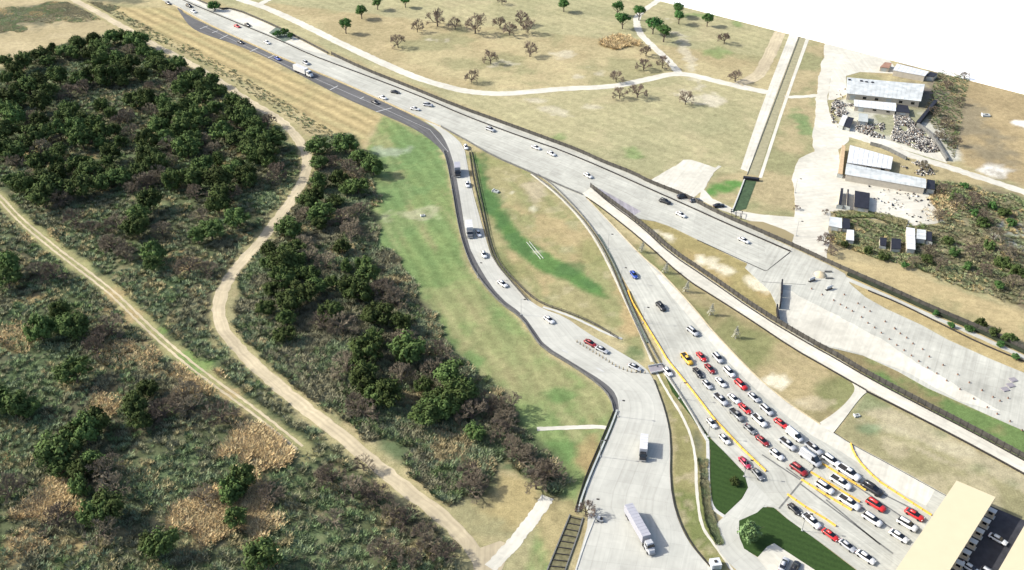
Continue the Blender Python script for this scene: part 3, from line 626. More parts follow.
# ---------------------------------------------------------------- barriers, fences, poles
fence('border_fence', 'long dark mesh fence with many posts along the far side of the highway', UF, 1.9, M['fence'], 3.4, pm=M['fence'])
fence('steel_fence', 'dark steel picket fence on the far edge of the raised lane beside the plaza', [(590.5, 187.5), (606, 199.5), (640, 224), (669.5, 251), (705, 274.5), (760, 313), (812.6, 344.5), (835, 356), (864, 374), (916.6, 402), (969, 429), (1024, 459), (1080, 490)], 2.1, M['fence'], 2.2, pm=M['fence'])
wall('highway_barrier', 'thin dark brown barrier running along the far edge of the highway lanes', 'barrier', UB, .3, .6, M['dark'])
wall('lane_barrier', 'low black rail along the near edge of the raised concrete lane', 'barrier', [(586, 198), (600, 207), (644, 242), (684, 279), (718, 300), (751.6, 321.5), (794, 350), (828, 369), (866, 391)], .18, .5, M['dark'], z0=.1)
wall('lane_barrier', 'low black rail between the raised lane and the dry field near the canopy', 'barrier', [(866, 392), (898, 408), (954.5, 437), (999, 461), (1024, 475), (1080, 506)], .2, .6, M['dark'], z0=.1)
wall('lane_divider', 'black rail down the middle of the raised concrete lane', 'barrier', [(594, 191), (606, 202), (640, 227), (669.5, 255), (705, 278.5), (760, 317), (812.6, 348), (835, 360), (864, 377.5), (916.6, 405.5), (969, 432.5), (1024, 462.5), (1080, 493)], .14, .6, M['dark'], z0=.4)
wall('highway_barrier', 'tan concrete barrier between the highway and the dark shoulder road', 'barrier', LB[1:11], .3, .5, M['ochre'])
wall('highway_barrier', 'grey rail where the highway passes above the green island', 'barrier', LB[10:], .3, .8, M['seam'])
for nm, lb, pts in (('guard_rail', 'outer rail beside the island on the right of the exit ramp', [(471.5, 152), (477, 180), (483.6, 211.6), (490, 243), (497, 262), (513, 280), (530, 297), (544, 305.5), (563, 311.5), (588, 321.5), (605, 331), (618, 339)]),
                    ('guard_rail', 'inner rail on the right edge of the exit ramp', [(469, 152), (473, 180), (480.6, 211.6), (488, 243), (494, 262), (510, 281), (527, 300.5)])):
    t = fence(nm, lb, pts, 1.1, M['fence'], 3.4, panel_h=.6, pw=.14)
for nm, lb, pts in (('guard_rail', 'rail nearest the island along the left edge of the toll road', [(531, 173.5), (545, 184), (558, 194.5), (579, 216), (596, 238), (609, 262), (619, 286), (634, 322), (650, 356), (657, 368)]),
                    ('guard_rail', 'rail nearest the lanes along the left edge of the toll road', [(538, 175), (550, 183), (566, 198), (585, 219), (600, 240), (613, 263), (622, 284), (636, 318), (652, 350), (663, 369), (686, 404), (704, 434)])):
    fence(nm, lb, pts, .8, M['seam'], 3.8, panel_h=.5, pw=.14)
wall('hedge', 'dark clipped hedge along the ditch beside the toll road', 'hedge', [(598, 235), (607, 250), (616, 268), (622, 284), (636, 318), (648, 343)], .9, .4, M['cloth'], 2)
fence('shoulder_rail', 'grey rail on the meadow side of the dark shoulder band', [(443, 151), (447, 163), (453, 195), (456, 215), (461, 239), (469.5, 264), (480, 281), (500, 304), (521, 318), (531.6, 335), (542, 349), (574, 367.5), (601, 387), (611, 400), (613.5, 413)], 1.0, M['seam'], 3.6, panel_h=.6, pw=.14)
wall('retaining_wall', 'narrow grey wall dropping beside the truck apron to the ladder-like channel', 'wall', [(617, 411), (612, 425), (600, 453), (590, 476), (581, 500), (578, 512)], .5, .6, M['greyroof'])
wall('retaining_wall', 'thin dark rail outside the grey wall beside the truck apron', 'wall', [(613, 413), (608, 425), (596, 453), (586, 476), (578, 500), (575, 512)], .18, .8, M['dark'])
wall('edge_kerb', 'thin dark kerb line on the right edge of the truck apron', 'kerb', [(654, 380), (666, 413), (671, 440), (670, 482), (676, 513), (688, 540), (703, 559), (725, 582)], .22, .35, M['dark'])
wall('edge_kerb', 'thin dark kerb line between the toll lanes and the dry field', 'kerb', [(833.5, 432.5), (851.6, 444.7), (891.6, 466), (940, 493), (957, 502)], .16, .2, M['dark'])
wall('edge_kerb', 'tan kerb along the right edge of the upper toll road', 'kerb', [(586, 197.5), (611, 223.5), (644.6, 259.5), (656, 267.5), (680, 292.5), (700, 315.5), (711, 329.5), (750.5, 371.5), (769, 387.5), (788.5, 403.5), (820, 424.5)], .35, .3, M['ochre'])
wall('edge_kerb', 'pale kerb between the truck apron and the strip beside the ladder channel', 'kerb', [(595, 518), (586, 540), (576, 570), (570, 590)], .3, .3, M['kerb'])
wall('boundary_wall', 'dark wall on the field side of the old frontage strip at the top left', 'wall', [(190, -3), (221, 10.5), (232, 8), (276, 26.5), (310, 44), (328, 53.5)], .5, .9, M['fence'])
0 and wall('hedge', 'dark scrub line along the tan field above the bend of the dirt road', 'hedge', [(112, 14), (150, 35), (190, 54), (225, 72), (262, 96), (300, 120), (322, 133)], 1.1, .7, M['cloth'], 2)
wall('field_edge', 'thin brown wire line in the dry verge above the plaza', 'fence', [(868, 291), (900, 304), (936, 322), (980, 344), (1024, 362)], .2, .5, M['dark'])
wall('hedge', 'low dark green hedge running in front of the long fence at the right', 'hedge', [(p[0] - .6, p[1] + 2.2) for p in UF[15:]], 1.1, .9, M['screen'], 1.5)
# gates at the left end of the plaza
for k, (a, b, lb) in enumerate((((781.5, 285), (781, 297), 'upper of the three black gates at the left end of the plaza'), ((781, 298), (779.5, 309), 'middle of the three black gates at the left end of the plaza'), ((776.5, 310), (778, 323), 'lowest of the three black gates at the left end of the plaza'))):
    t = thing('black_gate', lb, 'gate', P(*a), 0, 'black gates at the plaza'); A = P(*a); B = P(*b) - A
    mb = MB(); ribbon_mb(mb, [Vector((0, 0, 0)), B], .5, .1, 2.2, 1, px=False, smooth=0); mb.build('gate_leaf', M['flatblack'], t)
    for e in (Vector((0, 0, 0)), B):
        mb = MB(); mb.box(e.x - .2, e.x + .2, e.y - .2, e.y + .2, 0, 2.5); mb.build('gate_post', M['dark'], t)

def yellow_line(label, pts, wd=.5, h=.5, drum=False):
    t = thing('yellow_barrier', label, 'barrier', P(*pts[0]), 0, 'yellow lane barriers')
    g = [P(*p) for p in pts]; o = P(*pts[0]); g = [p - o for p in g]; L = sum((b - a).length for a, b in zip(g, g[1:])); n = max(2, int(L / 2.6))
    q, _ = resample(g, n + 1)
    for k in range(n):
        a, b = q[k], q[k + 1]; d = (b - a); ln = d.length * .94; key = 'yellow_block'
        mb = MB(); s = ln / 2
        mb.add([(-s, -wd / 2, 0), (s, -wd / 2, 0), (s, wd / 2, 0), (-s, wd / 2, 0), (-s, -wd / 4, h), (s, -wd / 4, h), (s, wd / 4, h), (-s, wd / 4, h)],
               [(0, 3, 2, 1), (4, 5, 6, 7), (0, 1, 5, 4), (1, 2, 6, 5), (2, 3, 7, 6), (3, 0, 4, 7)])
        ob = mb.build('barrier_block', M['yellow'], t); m = (a + b) / 2; ob.location = (m.x, m.y, .14); ob.rotation_euler = (0, 0, math.atan2(d.y, d.x))
yellow_line('long yellow barrier down the left side of the queueing cars', [(628, 291), (632, 302), (647, 327), (660, 348), (667, 360), (692.6, 391.6), (713.7, 419), (741, 448), (766, 472)])
yellow_line('kinked yellow barrier from the dry field corner to the toll canopy', [(850.5, 444), (853, 452), (858, 461), (868, 472), (879, 482), (905, 499), (931.6, 516)])
yellow_line('yellow barrier right of the white pickups, uppermost of the four parallel ones', [(820, 463), (843, 477), (866, 491)])
yellow_line('yellow barrier second from the top of the four parallel ones', [(810.5, 472.6), (835, 487.5), (860, 502.7)])
yellow_line('yellow barrier third from the top of the four parallel ones', [(801, 480), (825, 495), (851.6, 511)])
yellow_line('lowest of the four parallel yellow barriers beside the black hatchback', [(787, 494.7), (806, 508), (826, 520), (836, 527)])

def street_lamp(px, py, label, h=6.6, arm=True, rz=-10):
    t = thing('street_lamp', label, 'street lamp', P(px, py), math.radians(rz), 'light poles beside the roads')
    mb = MB(); mb.tube((0, 0, 0), (0, 0, h), .09, .05, 6); mb.build('pole', M['chrome'], t)
    mb = MB(); mb.tube((0, 0, h - .1), (1.1, 0, h + .15), .05, .04, 5); mb.build('arm', M['chrome'], t)
    mb = MB(); mb.box(.9, 1.7, -.2, .2, h + .05, h + .22); mb.build('lamp_head', M['dark'], t)
    mb = MB(); mb.box(-.25, .25, -.25, .25, 0, .4); mb.build('base', M['kerb'], t)
for px, py, lb in ((618, 417, 'light pole at the upper corner of the truck apron'), (600, 457, 'light pole on the grey wall opposite the box truck'),
    (592, 516, 'light pole at the head of the ladder-like channel'), (521, 315, 'light pole on the meadow side where the ramp widens'),
    (478, 278, 'light pole at the left bend of the exit ramp'), (452, 190, 'light pole beside the small box truck at the top of the ramp'),
    (608, 249, 'light pole left of the upper toll road near its narrow end'), (621, 283, 'light pole left of the blue car on the toll road'),
    (643, 323, 'light pole at the start of the long yellow barrier'), (679, 399, 'light pole on the tip of the dark turf wedge'),
    (708, 437, 'light pole at the corner where the turf wedge widens'), (744, 477, 'light pole at the right corner of the mown turf'),
    (802, 531, 'light pole on the turf edge beside the red car'), (795, 193, 'light pole at the edge of the pale yard'), (796, 236, 'light pole by the fence at the foot of the pale yard')):
    street_lamp(px, py, lb)

# posts and drums
def post_copies(name, cat, group, labels, pts, parts, rz=None):
    protos = [(n, mb.mesh(n, M[m])) for n, mb, m in parts]
    for k, (px, py) in enumerate(pts):
        t = thing(name, labels(k, len(pts)), cat, P(px, py, .14), rz or 0, group)
        for n, me in protos: link(bpy.data.objects.new(n, me), t)
ORD = ['first', 'second', 'third', 'fourth', 'fifth', 'sixth', 'seventh', 'eighth', 'ninth', 'tenth', 'eleventh', 'twelfth', 'thirteenth', 'fourteenth', 'fifteenth', 'sixteenth', 'seventeenth', 'eighteenth', 'nineteenth', 'twentieth', 'twenty-first', 'twenty-second', 'twenty-third', 'twenty-fourth', 'twenty-fifth']
mb1 = MB(); mb1.tube((0, 0, 0), (0, 0, .08), .28, .25, 8); mb2 = MB(); mb2.tube((0, 0, .08), (0, 0, .95), .16, .1, 6)
dl, _ = resample([P(*p) for p in [(577, 342), (590, 350), (603, 358), (617, 367), (630, 372), (645, 373)]], 20)
dpx = [to_px(p.x, p.y, 0) for p in dl]
post_copies('traffic_post', 'traffic post', 'posts in a curved row on the ramp', lambda k, n: f'{ORD[k]} from the left of the curved row of small posts on the ramp', dpx, [('base', mb1, 'dark'), ('post', mb2, 'ochre')])
mb1 = MB(); mb1.tube((0, 0, 0), (0, 0, .42), .26, .22, 10); mb2 = MB(); mb2.tube((0, 0, .425), (0, 0, .5), .18, .14, 8)
def gpx(x, y): return (864 + x / 4.75, 260 + y / 4.75)
def hpx(x, y): return (864 + x / 4.75, 340 + y / 4.75)
def fpx(x, y): return (760 + x / 4.75, 230 + y / 4.75)
row1 = [fpx(245, 280), fpx(295, 308), fpx(350, 335), fpx(382, 355), fpx(410, 370), fpx(438, 386), fpx(482, 415)] + [gpx(18, 300), gpx(50, 322), gpx(82, 347), gpx(120, 377), gpx(155, 405), gpx(190, 430), gpx(225, 455), gpx(260, 482), gpx(302, 512), gpx(345, 540)] + [hpx(392, 194), hpx(455, 235), hpx(520, 280), hpx(585, 321), hpx(632, 352), hpx(693, 387), hpx(750, 430)]
row2 = [fpx(340, 265), fpx(400, 308), fpx(465, 350), fpx(494, 368), fpx(522, 387), fpx(594, 436), fpx(640, 470)] + [gpx(100, 293), gpx(145, 325), gpx(172, 350), gpx(202, 370), gpx(232, 398), gpx(278, 425), gpx(310, 460), gpx(375, 500), gpx(445, 545)] + [hpx(500, 203), hpx(560, 240), hpx(612, 272), hpx(645, 290), hpx(684, 277)]
parts = [('drum', mb1, 'redroof'), ('drum_lid', mb2, 'dark')]
post_copies('traffic_drum', 'traffic drum', 'dark drums in two rows across the plaza', lambda k, n: f'{ORD[k]} from the left of the lower row of dark drums on the plaza', row1, parts)
post_copies('traffic_drum', 'traffic drum', 'dark drums in two rows across the plaza', lambda k, n: f'{ORD[k]} from the left of the upper row of dark drums on the plaza', row2, parts)
for (px, py, lb) in ((1013, 380, 'upper of the three grey floor plates on the plaza near the right edge'), (1010.5, 385.5, 'middle of the three grey floor plates on the plaza near the right edge'), (1005, 389.5, 'lower of the three grey floor plates on the plaza near the right edge')):
    mb = MB(); mb.box(-1.1, 1.1, -.9, .9, 0, .25); mb.box(-.8, .8, -.6, .6, .25, .3)
    o = mb.build('floor_plate', M['purple']); o.location = P(px, py, .1); o.rotation_euler = (0, 0, .3); tag(o, lb, 'plate', 'grey plates on the plaza')
for (px, py, lb) in ((812, 281, 'left white sign board casting a black shadow on the plaza'), (829, 289.5, 'right white sign board casting a black shadow on the plaza')):
    t = thing('sign_board', lb, 'sign', P(px, py), .5, 'white boards on the plaza')
    mb = MB(); mb.box(-1.3, 1.3, -.1, .1, .6, 1.6); mb.build('board', M['whiteroof'], t)
    for s in (-1, 1):
        mb = MB(); mb.box(s * 1.2 - .08, s * 1.2 + .08, -.08, .08, 0, .6); mb.build('leg', M['dark'], t)
    mb = MB(); mb.box(-1.5, 1.5, -.5, .5, 0, .2); mb.build('base', M['dark'], t)
for (px, py, r, lb) in ((820, 275, 2.2, 'low beige heap of sand on the plaza below the fence'),):
    mb = MB(); rings = [(1, .0), (.75, .6), (.4, 1.0), (.12, 1.25)]
    vs = [(math.cos(a * .63) * r * s * (1 + .15 * math.sin(a * 2.3)), math.sin(a * .63) * r * s * 1.1, z) for s, z in rings for a in range(10)]
    mb.add(vs, [(j * 10 + i, j * 10 + (i + 1) % 10, (j + 1) * 10 + (i + 1) % 10, (j + 1) * 10 + i) for j in range(3) for i in range(10)] + [tuple(range(30, 40))])
    o = mb.build('sand_pile', M['sand'], smooth=True); o.location = P(px, py, .1); tag(o, lb, 'sand pile')
for (px, py, lb) in ((828, 272, 'upper small concrete block beside the sand heap'), (829, 278.5, 'lower small concrete block beside the sand heap')):
    mb = MB(); mb.prism([(-1.4, -.3), (1.4, -.3), (1.2, .3), (-1.2, .3)], 0, .5); o = mb.build('concrete_block', M['seam']); o.location = P(px, py, .1); tag(o, lb, 'block', 'blocks by the sand heap')

# small crossing slab between ramp and toll road
t = thing('footbridge', 'short grey slab bridging the ditch between the ramp and the toll road', 'bridge', P(655, 370))
mb = MB(); mb.prism([tuple((P(*p) - P(655, 370))[:2]) for p in ((648, 367.5), (663, 365), (665, 371.5), (651, 374.5))], .2, .45); mb.build('deck', M['purple'], t)
for a, b in (((648, 367.5), (663, 365)), ((651, 374.5), (665, 371.5))):
    mb = MB(); ribbon_mb(mb, [P(*a) - P(655, 370), P(*b) - P(655, 370)], .12, .45, .9, 1, px=False, smooth=0); mb.build('parapet', M['deck'], t)
# ladder-like channel
A = P(576, 516)
t = thing('stepped_channel', 'long dark channel with ladder-like crossbars running out at the bottom edge', 'channel', A)
Lc, _ = resample([P(*p) for p in ((570, 515), (563, 532), (549, 566), (520, 640))], 40); Rc, _ = resample([P(*p) for p in ((583, 518), (578, 535), (566, 568), (544, 640))], 40)
sh = sheet('channel_bed', [tuple((p - A.to_2d())) for p in Lc + Rc[::-1]], mat('channel_bed', (.13, .12, .065), 1, var=.4, scale=1), .05, .04, kind=None, px=False, parent=t)
for side in (Lc, Rc):
    mb = MB(); ribbon_mb(mb, [Vector((*(p - A.to_2d()), 0)) for p in side], .3, 0, .35, 2, px=False, smooth=0); mb.build('side_wall', M['seam'], t)
ln = (Lc[-1] - Lc[0]).length; nb = 19
for k in range(nb):
    f = (k + .4) / nb * (len(Lc) - 1); i = int(f); a = Lc[i].lerp(Lc[min(i + 1, 39)], f - i); b = Rc[i].lerp(Rc[min(i + 1, 39)], f - i)
    mb = MB(); ribbon_mb(mb, [Vector((*(a - A.to_2d()), 0)), Vector((*(b - A.to_2d()), 0))], .22, .1, .3, 9, px=False, smooth=0); mb.build('crossbar', M['dark'], t)
# canal head: railing frame beside the fence, dark ditch, gate
sheet('ditch', [(744, 178), (757, 180), (746, 209), (733, 212)], mat('ditch_water', (.045, .075, .035), .8, var=.4, scale=.6), .08, .05)
wall('ditch_wall', 'thin white wall on the left side of the green ditch', 'wall', [(745, 178), (738, 197), (732, 212)], .5, .5, M['kerb'])
wall('sluice', 'black sluice beam across the head of the green ditch', 'sluice', [(743, 179), (759, 181)], 1.4, 1.2, M['flatblack'])
wall('canal_rail', 'thin dark rail between the white canal road and the grey canal bed', 'railing', [(799, 37), (775, 101), (747, 175)], .2, .25, M['seam'])
t = thing('pipe_frame', 'small grey railed frame over the pavement at the foot of the ditch', 'frame', P(736, 214))
for i, (x, y) in enumerate(((731, 212), (742, 214), (741, 219), (731, 219))):
    c = P(x, y) - P(736, 214); mb = MB(); mb.box(c.x - .12, c.x + .12, c.y - .12, c.y + .12, 0, 1.4); mb.build('post', M['dark'], t)
for a, b in (((731, 212), (742, 214)), ((742, 214), (741, 219)), ((741, 219), (731, 219)), ((731, 219), (731, 212)), ((736, 213), (736, 219))):
    mb = MB(); ribbon_mb(mb, [P(*a) - P(736, 214), P(*b) - P(736, 214)], .15, 1.25, 1.4, 9, px=False, smooth=0); mb.build('rail', M['dark'], t)
# culvert outfalls and small ground things
for (px, py, lb, s, rz) in ((496, 192, 'pale concrete culvert mouth at the top of the green ditch', 1.2, -.5), (423, 216, 'pale rubble block with a dark hollow in the meadow', .8, .4), (857, 416, 'small white concrete box in the corner of the dry field', .8, .2), (986, 116, 'pale trailer standing alone on the brown land', 1.6, -.1)):
    t = thing('culvert' if px < 600 else 'concrete_box', lb, 'culvert' if px < 600 else 'box', P(px, py), rz)
    mb = MB(); mb.box(-s, s, -s * .7, s * .7, 0, .15 + s * .4); mb.build('slab', M['greyroof'], t)
    mb = MB(); mb.box(-s * 1.25, -s * 1.02, -s * .8, s * .8, 0, .3 + s * .5); mb.build('headwall', M['deck'], t)
    mb = MB(); mb.box(-s * .35, s * .45, -s * .3, s * .3, .15 + s * .4, .2 + s * .4 + .02); mb.build('lid', M['dark'], t)
for k, off in enumerate((-.55, .55)):
    A_, B_ = P(528, 242), P(542, 259); d = (B_ - A_).normalized(); q = Vector((-d.y, d.x, 0)) * off
    mb = MB(); ribbon_mb(mb, [A_ + q, B_ + q], .14, 0, .2, 3, px=False, smooth=0); tag(mb.build('drain_kerb', M['kerb']), ('left' if k else 'right') + ' of two short pale kerbs in the green ditch', 'kerb')
t = thing('control_cabinet', 'white square cabinet with a dark vent by the service lane', 'cabinet', P(715, 566), .15)
mb = MB(); mb.box(-1.3, 1.3, -1.2, 1.2, 0, 1.7); mb.build('housing', M['whiteroof'], t)
mb = MB(); mb.box(-.35, .35, -.3, .35, 1.7, 1.95); mb.build('vent', M['dark'], t)
mb = MB(); mb.box(-.7, .7, -1.26, -1.2, .2, 1.5); mb.build('door', M['greyroof'], t)
t = thing('utility_cart', 'small white cart with black seat at the apron edge by the channel', 'cart', P(601, 521), -.3)
mb = MB(); mb.box(-1.0, .7, -.5, .5, .35, .85); mb.prism([(-1.0, -.5), (-.3, -.5), (-.3, .5), (-1.0, .5)], .85, 1.25); mb.build('body', M['whiteroof'], t)
mb = MB(); mb.box(-.2, .5, -.42, .42, .86, 1.05); mb.build('seat', M['dark'], t)
for sx in (-.75, .5):
    for sy in (-.5, .5):
        mb = MB(); mb.tube((sx, sy - .07, .28), (sx, sy + .07, .28), .28, .28, 10); mb.build('wheel', M['tyre'], t)

# ---------------------------------------------------------------- toll canopies
def canopy(label, corners, h, th=.9):
    t = thing('toll_canopy', label, 'canopy', P(*corners[0], 0), 0, 'cream toll canopies'); o = P(*corners[0], 0)
    c = [P(x, y, h) - o for x, y in corners]
    c = [Vector((p.x, p.y)) for p in c]
    if sum(a.x * b.y - b.x * a.y for a, b in zip(c, c[1:] + c[:1])) < 0: c.reverse()
    mb = MB(); mb.prism(c, h - th, h); mb.build('roof', M['cream'], t)
    cen = sum(c, Vector((0, 0))) / len(c)
    inner = [cen + (p - cen) * .985 for p in c]
    mb = MB(); mb.prism(inner, h - th - .25, h - th - .003); mb.build('fascia', M['deck'], t)
    return t, c, o
def quad_pts(corners, h): return [P(x, y, h) for x, y in corners]
HC = 6.0
# both canopies run on past the frame, as the lanes do
n1, n2, f1, f2 = P(956.6, 480.5, HC), P(995.6, 497, HC), P(895.6, 570, HC), P(955.5, 570, HC)
dirL = (f1 - n1).normalized(); ln = 46
c1 = [to_px(*p) for p in (n1, n2, n2 + dirL * ln, n1 + dirL * ln)]
t1, q1, o1 = canopy('cream flat canopy roof over the toll lanes, the left one', c1, HC)
m1 = P(1024, 526, HC); ux = (n2 - n1); m0 = m1 - dirL * 4.2
c2 = [to_px(*p) for p in (m0, m0 + ux * 1.1, m0 + ux * 1.1 + dirL * ln, m0 + dirL * ln)]
t2, q2, o2 = canopy('cream flat canopy roof at the right edge of the photo', c2, HC)
wdir = ux.normalized()
for tt, base, wd_, oo in ((t1, n1, ux.length, o1), (t2, m0, ux.length * 1.1, o2)):
    for k in range(7):
        for s in (.12, .88):
            p = base + dirL * (3 + 6.5 * k) + wdir * wd_ * s - oo
            mb = MB(); mb.box(p.x - .25, p.x + .25, p.y - .25, p.y + .25, 0, HC - 1.14); mb.build('column', M['deck'], tt)
# ground beyond the canopy: shade-painted lanes, raised islands, booths
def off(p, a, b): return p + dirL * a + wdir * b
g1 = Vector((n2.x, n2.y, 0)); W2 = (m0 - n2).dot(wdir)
sheet('shade_painted_paving', [tuple(off(g1, -2.5, -2.5))[:2], tuple(off(g1, -2.5, W2 + 14))[:2], tuple(off(g1, ln, W2 + 14))[:2], tuple(off(g1, ln, -2.5))[:2]], mat('shade_painted_asphalt', (.04, .04, .046), .8, var=.3, scale=.5), .16, .1, px=False)  # canopy shade worked into the near-black asphalt colour
for k in range(8):
    c = off(g1, 1.5 + 4.6 * k, .6)
    t = thing('toll_booth', f'{ORD[k]} pale booth from the top along the right edge of the left canopy', 'booth', (c.x, c.y, .16), math.atan2(dirL.y, dirL.x), 'booths between the canopies')
    mb = MB(); mb.box(-.7, .7, -2.4, 1.2, 0, .2); mb.build('island', M['kerb'], t)
    mb = MB(); mb.box(-.55, .55, -1.0, .9, .2, 2.3); mb.build('cabin', M['wallm'], t)
    mb = MB(); mb.box(-.75, .75, -1.2, 1.1, 2.3, 2.45); mb.build('roof', M['deck'], t)
    mb = MB(); mb.box(-.57, .57, -.6, .5, 1.2, 2.0); mb.build('window', M['glass'], t)

# ---------------------------------------------------------------- buildings of the yard
def inv_quad(corners, h): return [P(x, y, h) for x, y in corners]
def building(name, label, corners, h, roofm, wallm='wallm', cat='building', gable=False, extras=True, eave=.25):
    h *= .78
    """corners: roof corners as seen, clockwise from upper left"""
    c3 = inv_quad(corners, h); o = Vector((c3[0].x, c3[0].y, 0)); c = [Vector((p.x - o.x, p.y - o.y)) for p in c3]
    t = thing(name, label, cat, o)
    if sum(a.x * b.y - b.x * a.y for a, b in zip(c, c[1:] + c[:1])) < 0: c = [c[0]] + c[:0:-1]
    cen = sum(c, Vector((0, 0))) / 4
    inn = [cen + (p - cen) * .965 for p in c]
    mb = MB(); mb.prism(inn, 0, h - .2); mb.build('wall', M[wallm], t)
    mb = MB()
    if gable:
        # ridge along the longer side
        if (c[1] - c[0]).length > (c[2] - c[1]).length: r0, r1, s = (c[1] + c[2]) / 2, (c[3] + c[0]) / 2, 0
        else: r0, r1, s = (c[0] + c[1]) / 2, (c[2] + c[3]) / 2, 1
        rh = h + gable
        vs = [(p.x, p.y, h - .15) for p in c] + [(r0.x, r0.y, rh), (r1.x, r1.y, rh)]
        fs = [(0, 1, 4, 5), (2, 3, 5, 4), (1, 2, 4), (3, 0, 5), (3, 2, 1, 0)] if s == 0 else [(1, 2, 5, 4), (3, 0, 4, 5), (0, 1, 4), (2, 3, 5), (3, 2, 1, 0)]
        mb.add(vs, fs)
    else: mb.prism(c, h - .19, h)
    mb.build('roof', M[roofm], t)
    # roof seams: raised ribs across the short side
    if extras and (c[1] - c[0]).length > 5:
        a, b, d, e = (c[0], c[1], c[2], c[3]); 
        if (b - a).length < (d - b).length: a, b, d, e = b, d, e, a
        n = int((b - a).length / 1.9)
        mb = MB()
        for k in range(1, n):
            p = a.lerp(b, k / n); q = e.lerp(d, k / n)
            if gable:
                m_ = (p + q) / 2
                for u, v_, za, zb in ((p, m_, h - .14, h + gable + .01), (m_, q, h + gable + .01, h - .14)):
                    dd = (v_ - u).normalized(); s_ = Vector((-dd.y, dd.x)) * .06
                    mb.add([(u.x + s_.x, u.y + s_.y, za + .05), (u.x - s_.x, u.y - s_.y, za + .05), (v_.x - s_.x, v_.y - s_.y, zb + .05), (v_.x + s_.x, v_.y + s_.y, zb + .05)], [(0, 1, 2, 3)])
            else: ribbon_mb(mb, [Vector((p.x, p.y, 0)), Vector((q.x, q.y, 0))], .14, h, h + .09, 50, px=False, smooth=0)
        o_ = mb.build('roof_rib', M[roofm], t); o_['kind'] = 'stuff'
    # doors and windows on the near wall
    k0 = min(range(4), key=lambda i: (inn[i].y + inn[(i + 1) % 4].y)); a, b = inn[k0], inn[(k0 + 1) % 4]; dn = (b - a).normalized(); out = Vector((dn.y, -dn.x))
    Lw = (b - a).length; nw = max(1, int(Lw / 5))
    for k in range(nw):
        c_ = a + dn * Lw * (k + .5) / nw; hw = .8 if k % 3 else 1.2; z0, z1 = (1.2, min(2.4, h - .5)) if k % 3 else (0, min(2.6, h - .4))
        mb = MB(); mb.prism([c_ - dn * hw - out * .05, c_ - dn * hw + out * .06, c_ + dn * hw + out * .06, c_ + dn * hw - out * .05][::-1], z0, z1)
        mb.build('window' if k % 3 else 'door', M['glass'] if k % 3 else M['greyroof'], t)
    return t, o, c
b1, o_, c_ = building('warehouse', 'largest pale blue metal-roofed warehouse at the top of the yard', [(847, 77), (925, 84), (921, 101), (846, 93)], 4.5, 'metalroof', gable=.8)
for k, (px, py) in enumerate(((862, 79), (867, 80), (873, 80.5), (850, 77.8))):
    c = P(px, py, 5); mb = MB(); mb.box(-.6, .6, -.6, .6, 0, .6); o = mb.build('roof_vent', M['flatblack'], b1); o.location = (c.x - o_.x, c.y - o_.y, 3.6)
building('shed', 'long narrow white roof just below the large warehouse', [(854, 99.5), (896, 103), (896, 111), (854, 106)], 3.2, 'whiteroof')
building('shed', 'dark roofed lean-to at the right end of the narrow white roof', [(897, 104), (908, 105.5), (910, 113), (896, 111.5)], 2.6, 'flatblack', extras=False)
building('shed', 'square grey roof in the junkyard below the narrow white roof', [(859, 113), (868, 114), (868, 122), (858, 121)], 2.8, 'greyroof', extras=False)
building('shed', 'small white roof beside a black shadow block in the junkyard', [(843, 114.5), (847.5, 116), (843.5, 126), (838.5, 124)], 2.8, 'whiteroof', extras=False)
building('shed', 'small black block standing in for shadow beside the small white roof in the junkyard', [(848, 116.5), (854, 118), (850, 128), (843.8, 126)], 2.4, 'flatblack', extras=False)  # black box added where the small white shed casts its shadow
building('warehouse', 'white metal roof cut by the boundary at the top of the yard', [(897, 63.5), (929, 71.5), (925, 76), (893, 70)], 4, 'whiteroof')
building('shed', 'rust red roof at the left end of the topmost white roof', [(885, 62), (892, 63), (889, 68), (880, 67)], 3, 'redroof', extras=False)
building('shed', 'dark roof at the right end of the topmost white roof', [(930, 71.5), (938, 73.5), (934, 77), (926, 76)], 3, 'flatblack', extras=False)
building('workshop', 'low white building with patched roof on the upper side of the long roof', [(850, 145), (893, 157), (891, 169), (847, 162.5)], 3.4, 'whiteroof')
building('workshop', 'long pale blue metal roof in the middle of the yard', [(846.5, 163), (891, 170), (926, 178), (926, 187.5), (845, 174)][:1] + [(926, 178.5), (926, 188), (845, 174)], 4.2, 'metalroof', gable=.6)
building('shed', 'black roofed lean-to at the right end of the long pale blue roof', [(927, 179), (935, 180.5), (935, 189.5), (927, 188.5)], 3, 'flatblack', extras=False)
building('porch', 'narrow tan timber porch at the left end of the long roof', [(842, 145), (845.5, 145.5), (842.5, 174), (838, 173)], 3, 'wood', extras=False)
building('cuboid', 'square black topped carport in the pale yard', [(855, 190.5), (870, 193), (869, 209), (854, 206.5)], 3, 'flatblack', extras=False)  # plain box with a black top on the dark square of the yard
building('cuboid', 'narrow black topped strip at the left of the square carport', [(841, 188), (843.5, 188.3), (841.5, 204.5), (838.5, 204)], 3, 'flatblack', extras=False)
building('cuboid', 'thin white and black strip next to the square carport', [(847.5, 189), (849, 189.3), (848.4, 205.5), (846.8, 205)], 3, 'flatblack', extras=False)
building('shed', 'blue grey tarpaulin roof at the left end of the garden row', [(830, 216.5), (842, 218), (842, 228), (828.5, 225.5)], 2.8, 'metalroof', extras=False)
building('shed', 'black roof beside the blue grey tarpaulin roof', [(843, 218), (850, 219), (850, 229), (842.4, 228)], 2.5, 'flatblack', extras=False)
building('shed', 'small bright white roof below the tarpaulin shed', [(847, 229.5), (854, 230), (854, 240.5), (846, 239.5)], 2.7, 'whiteroof', extras=False)
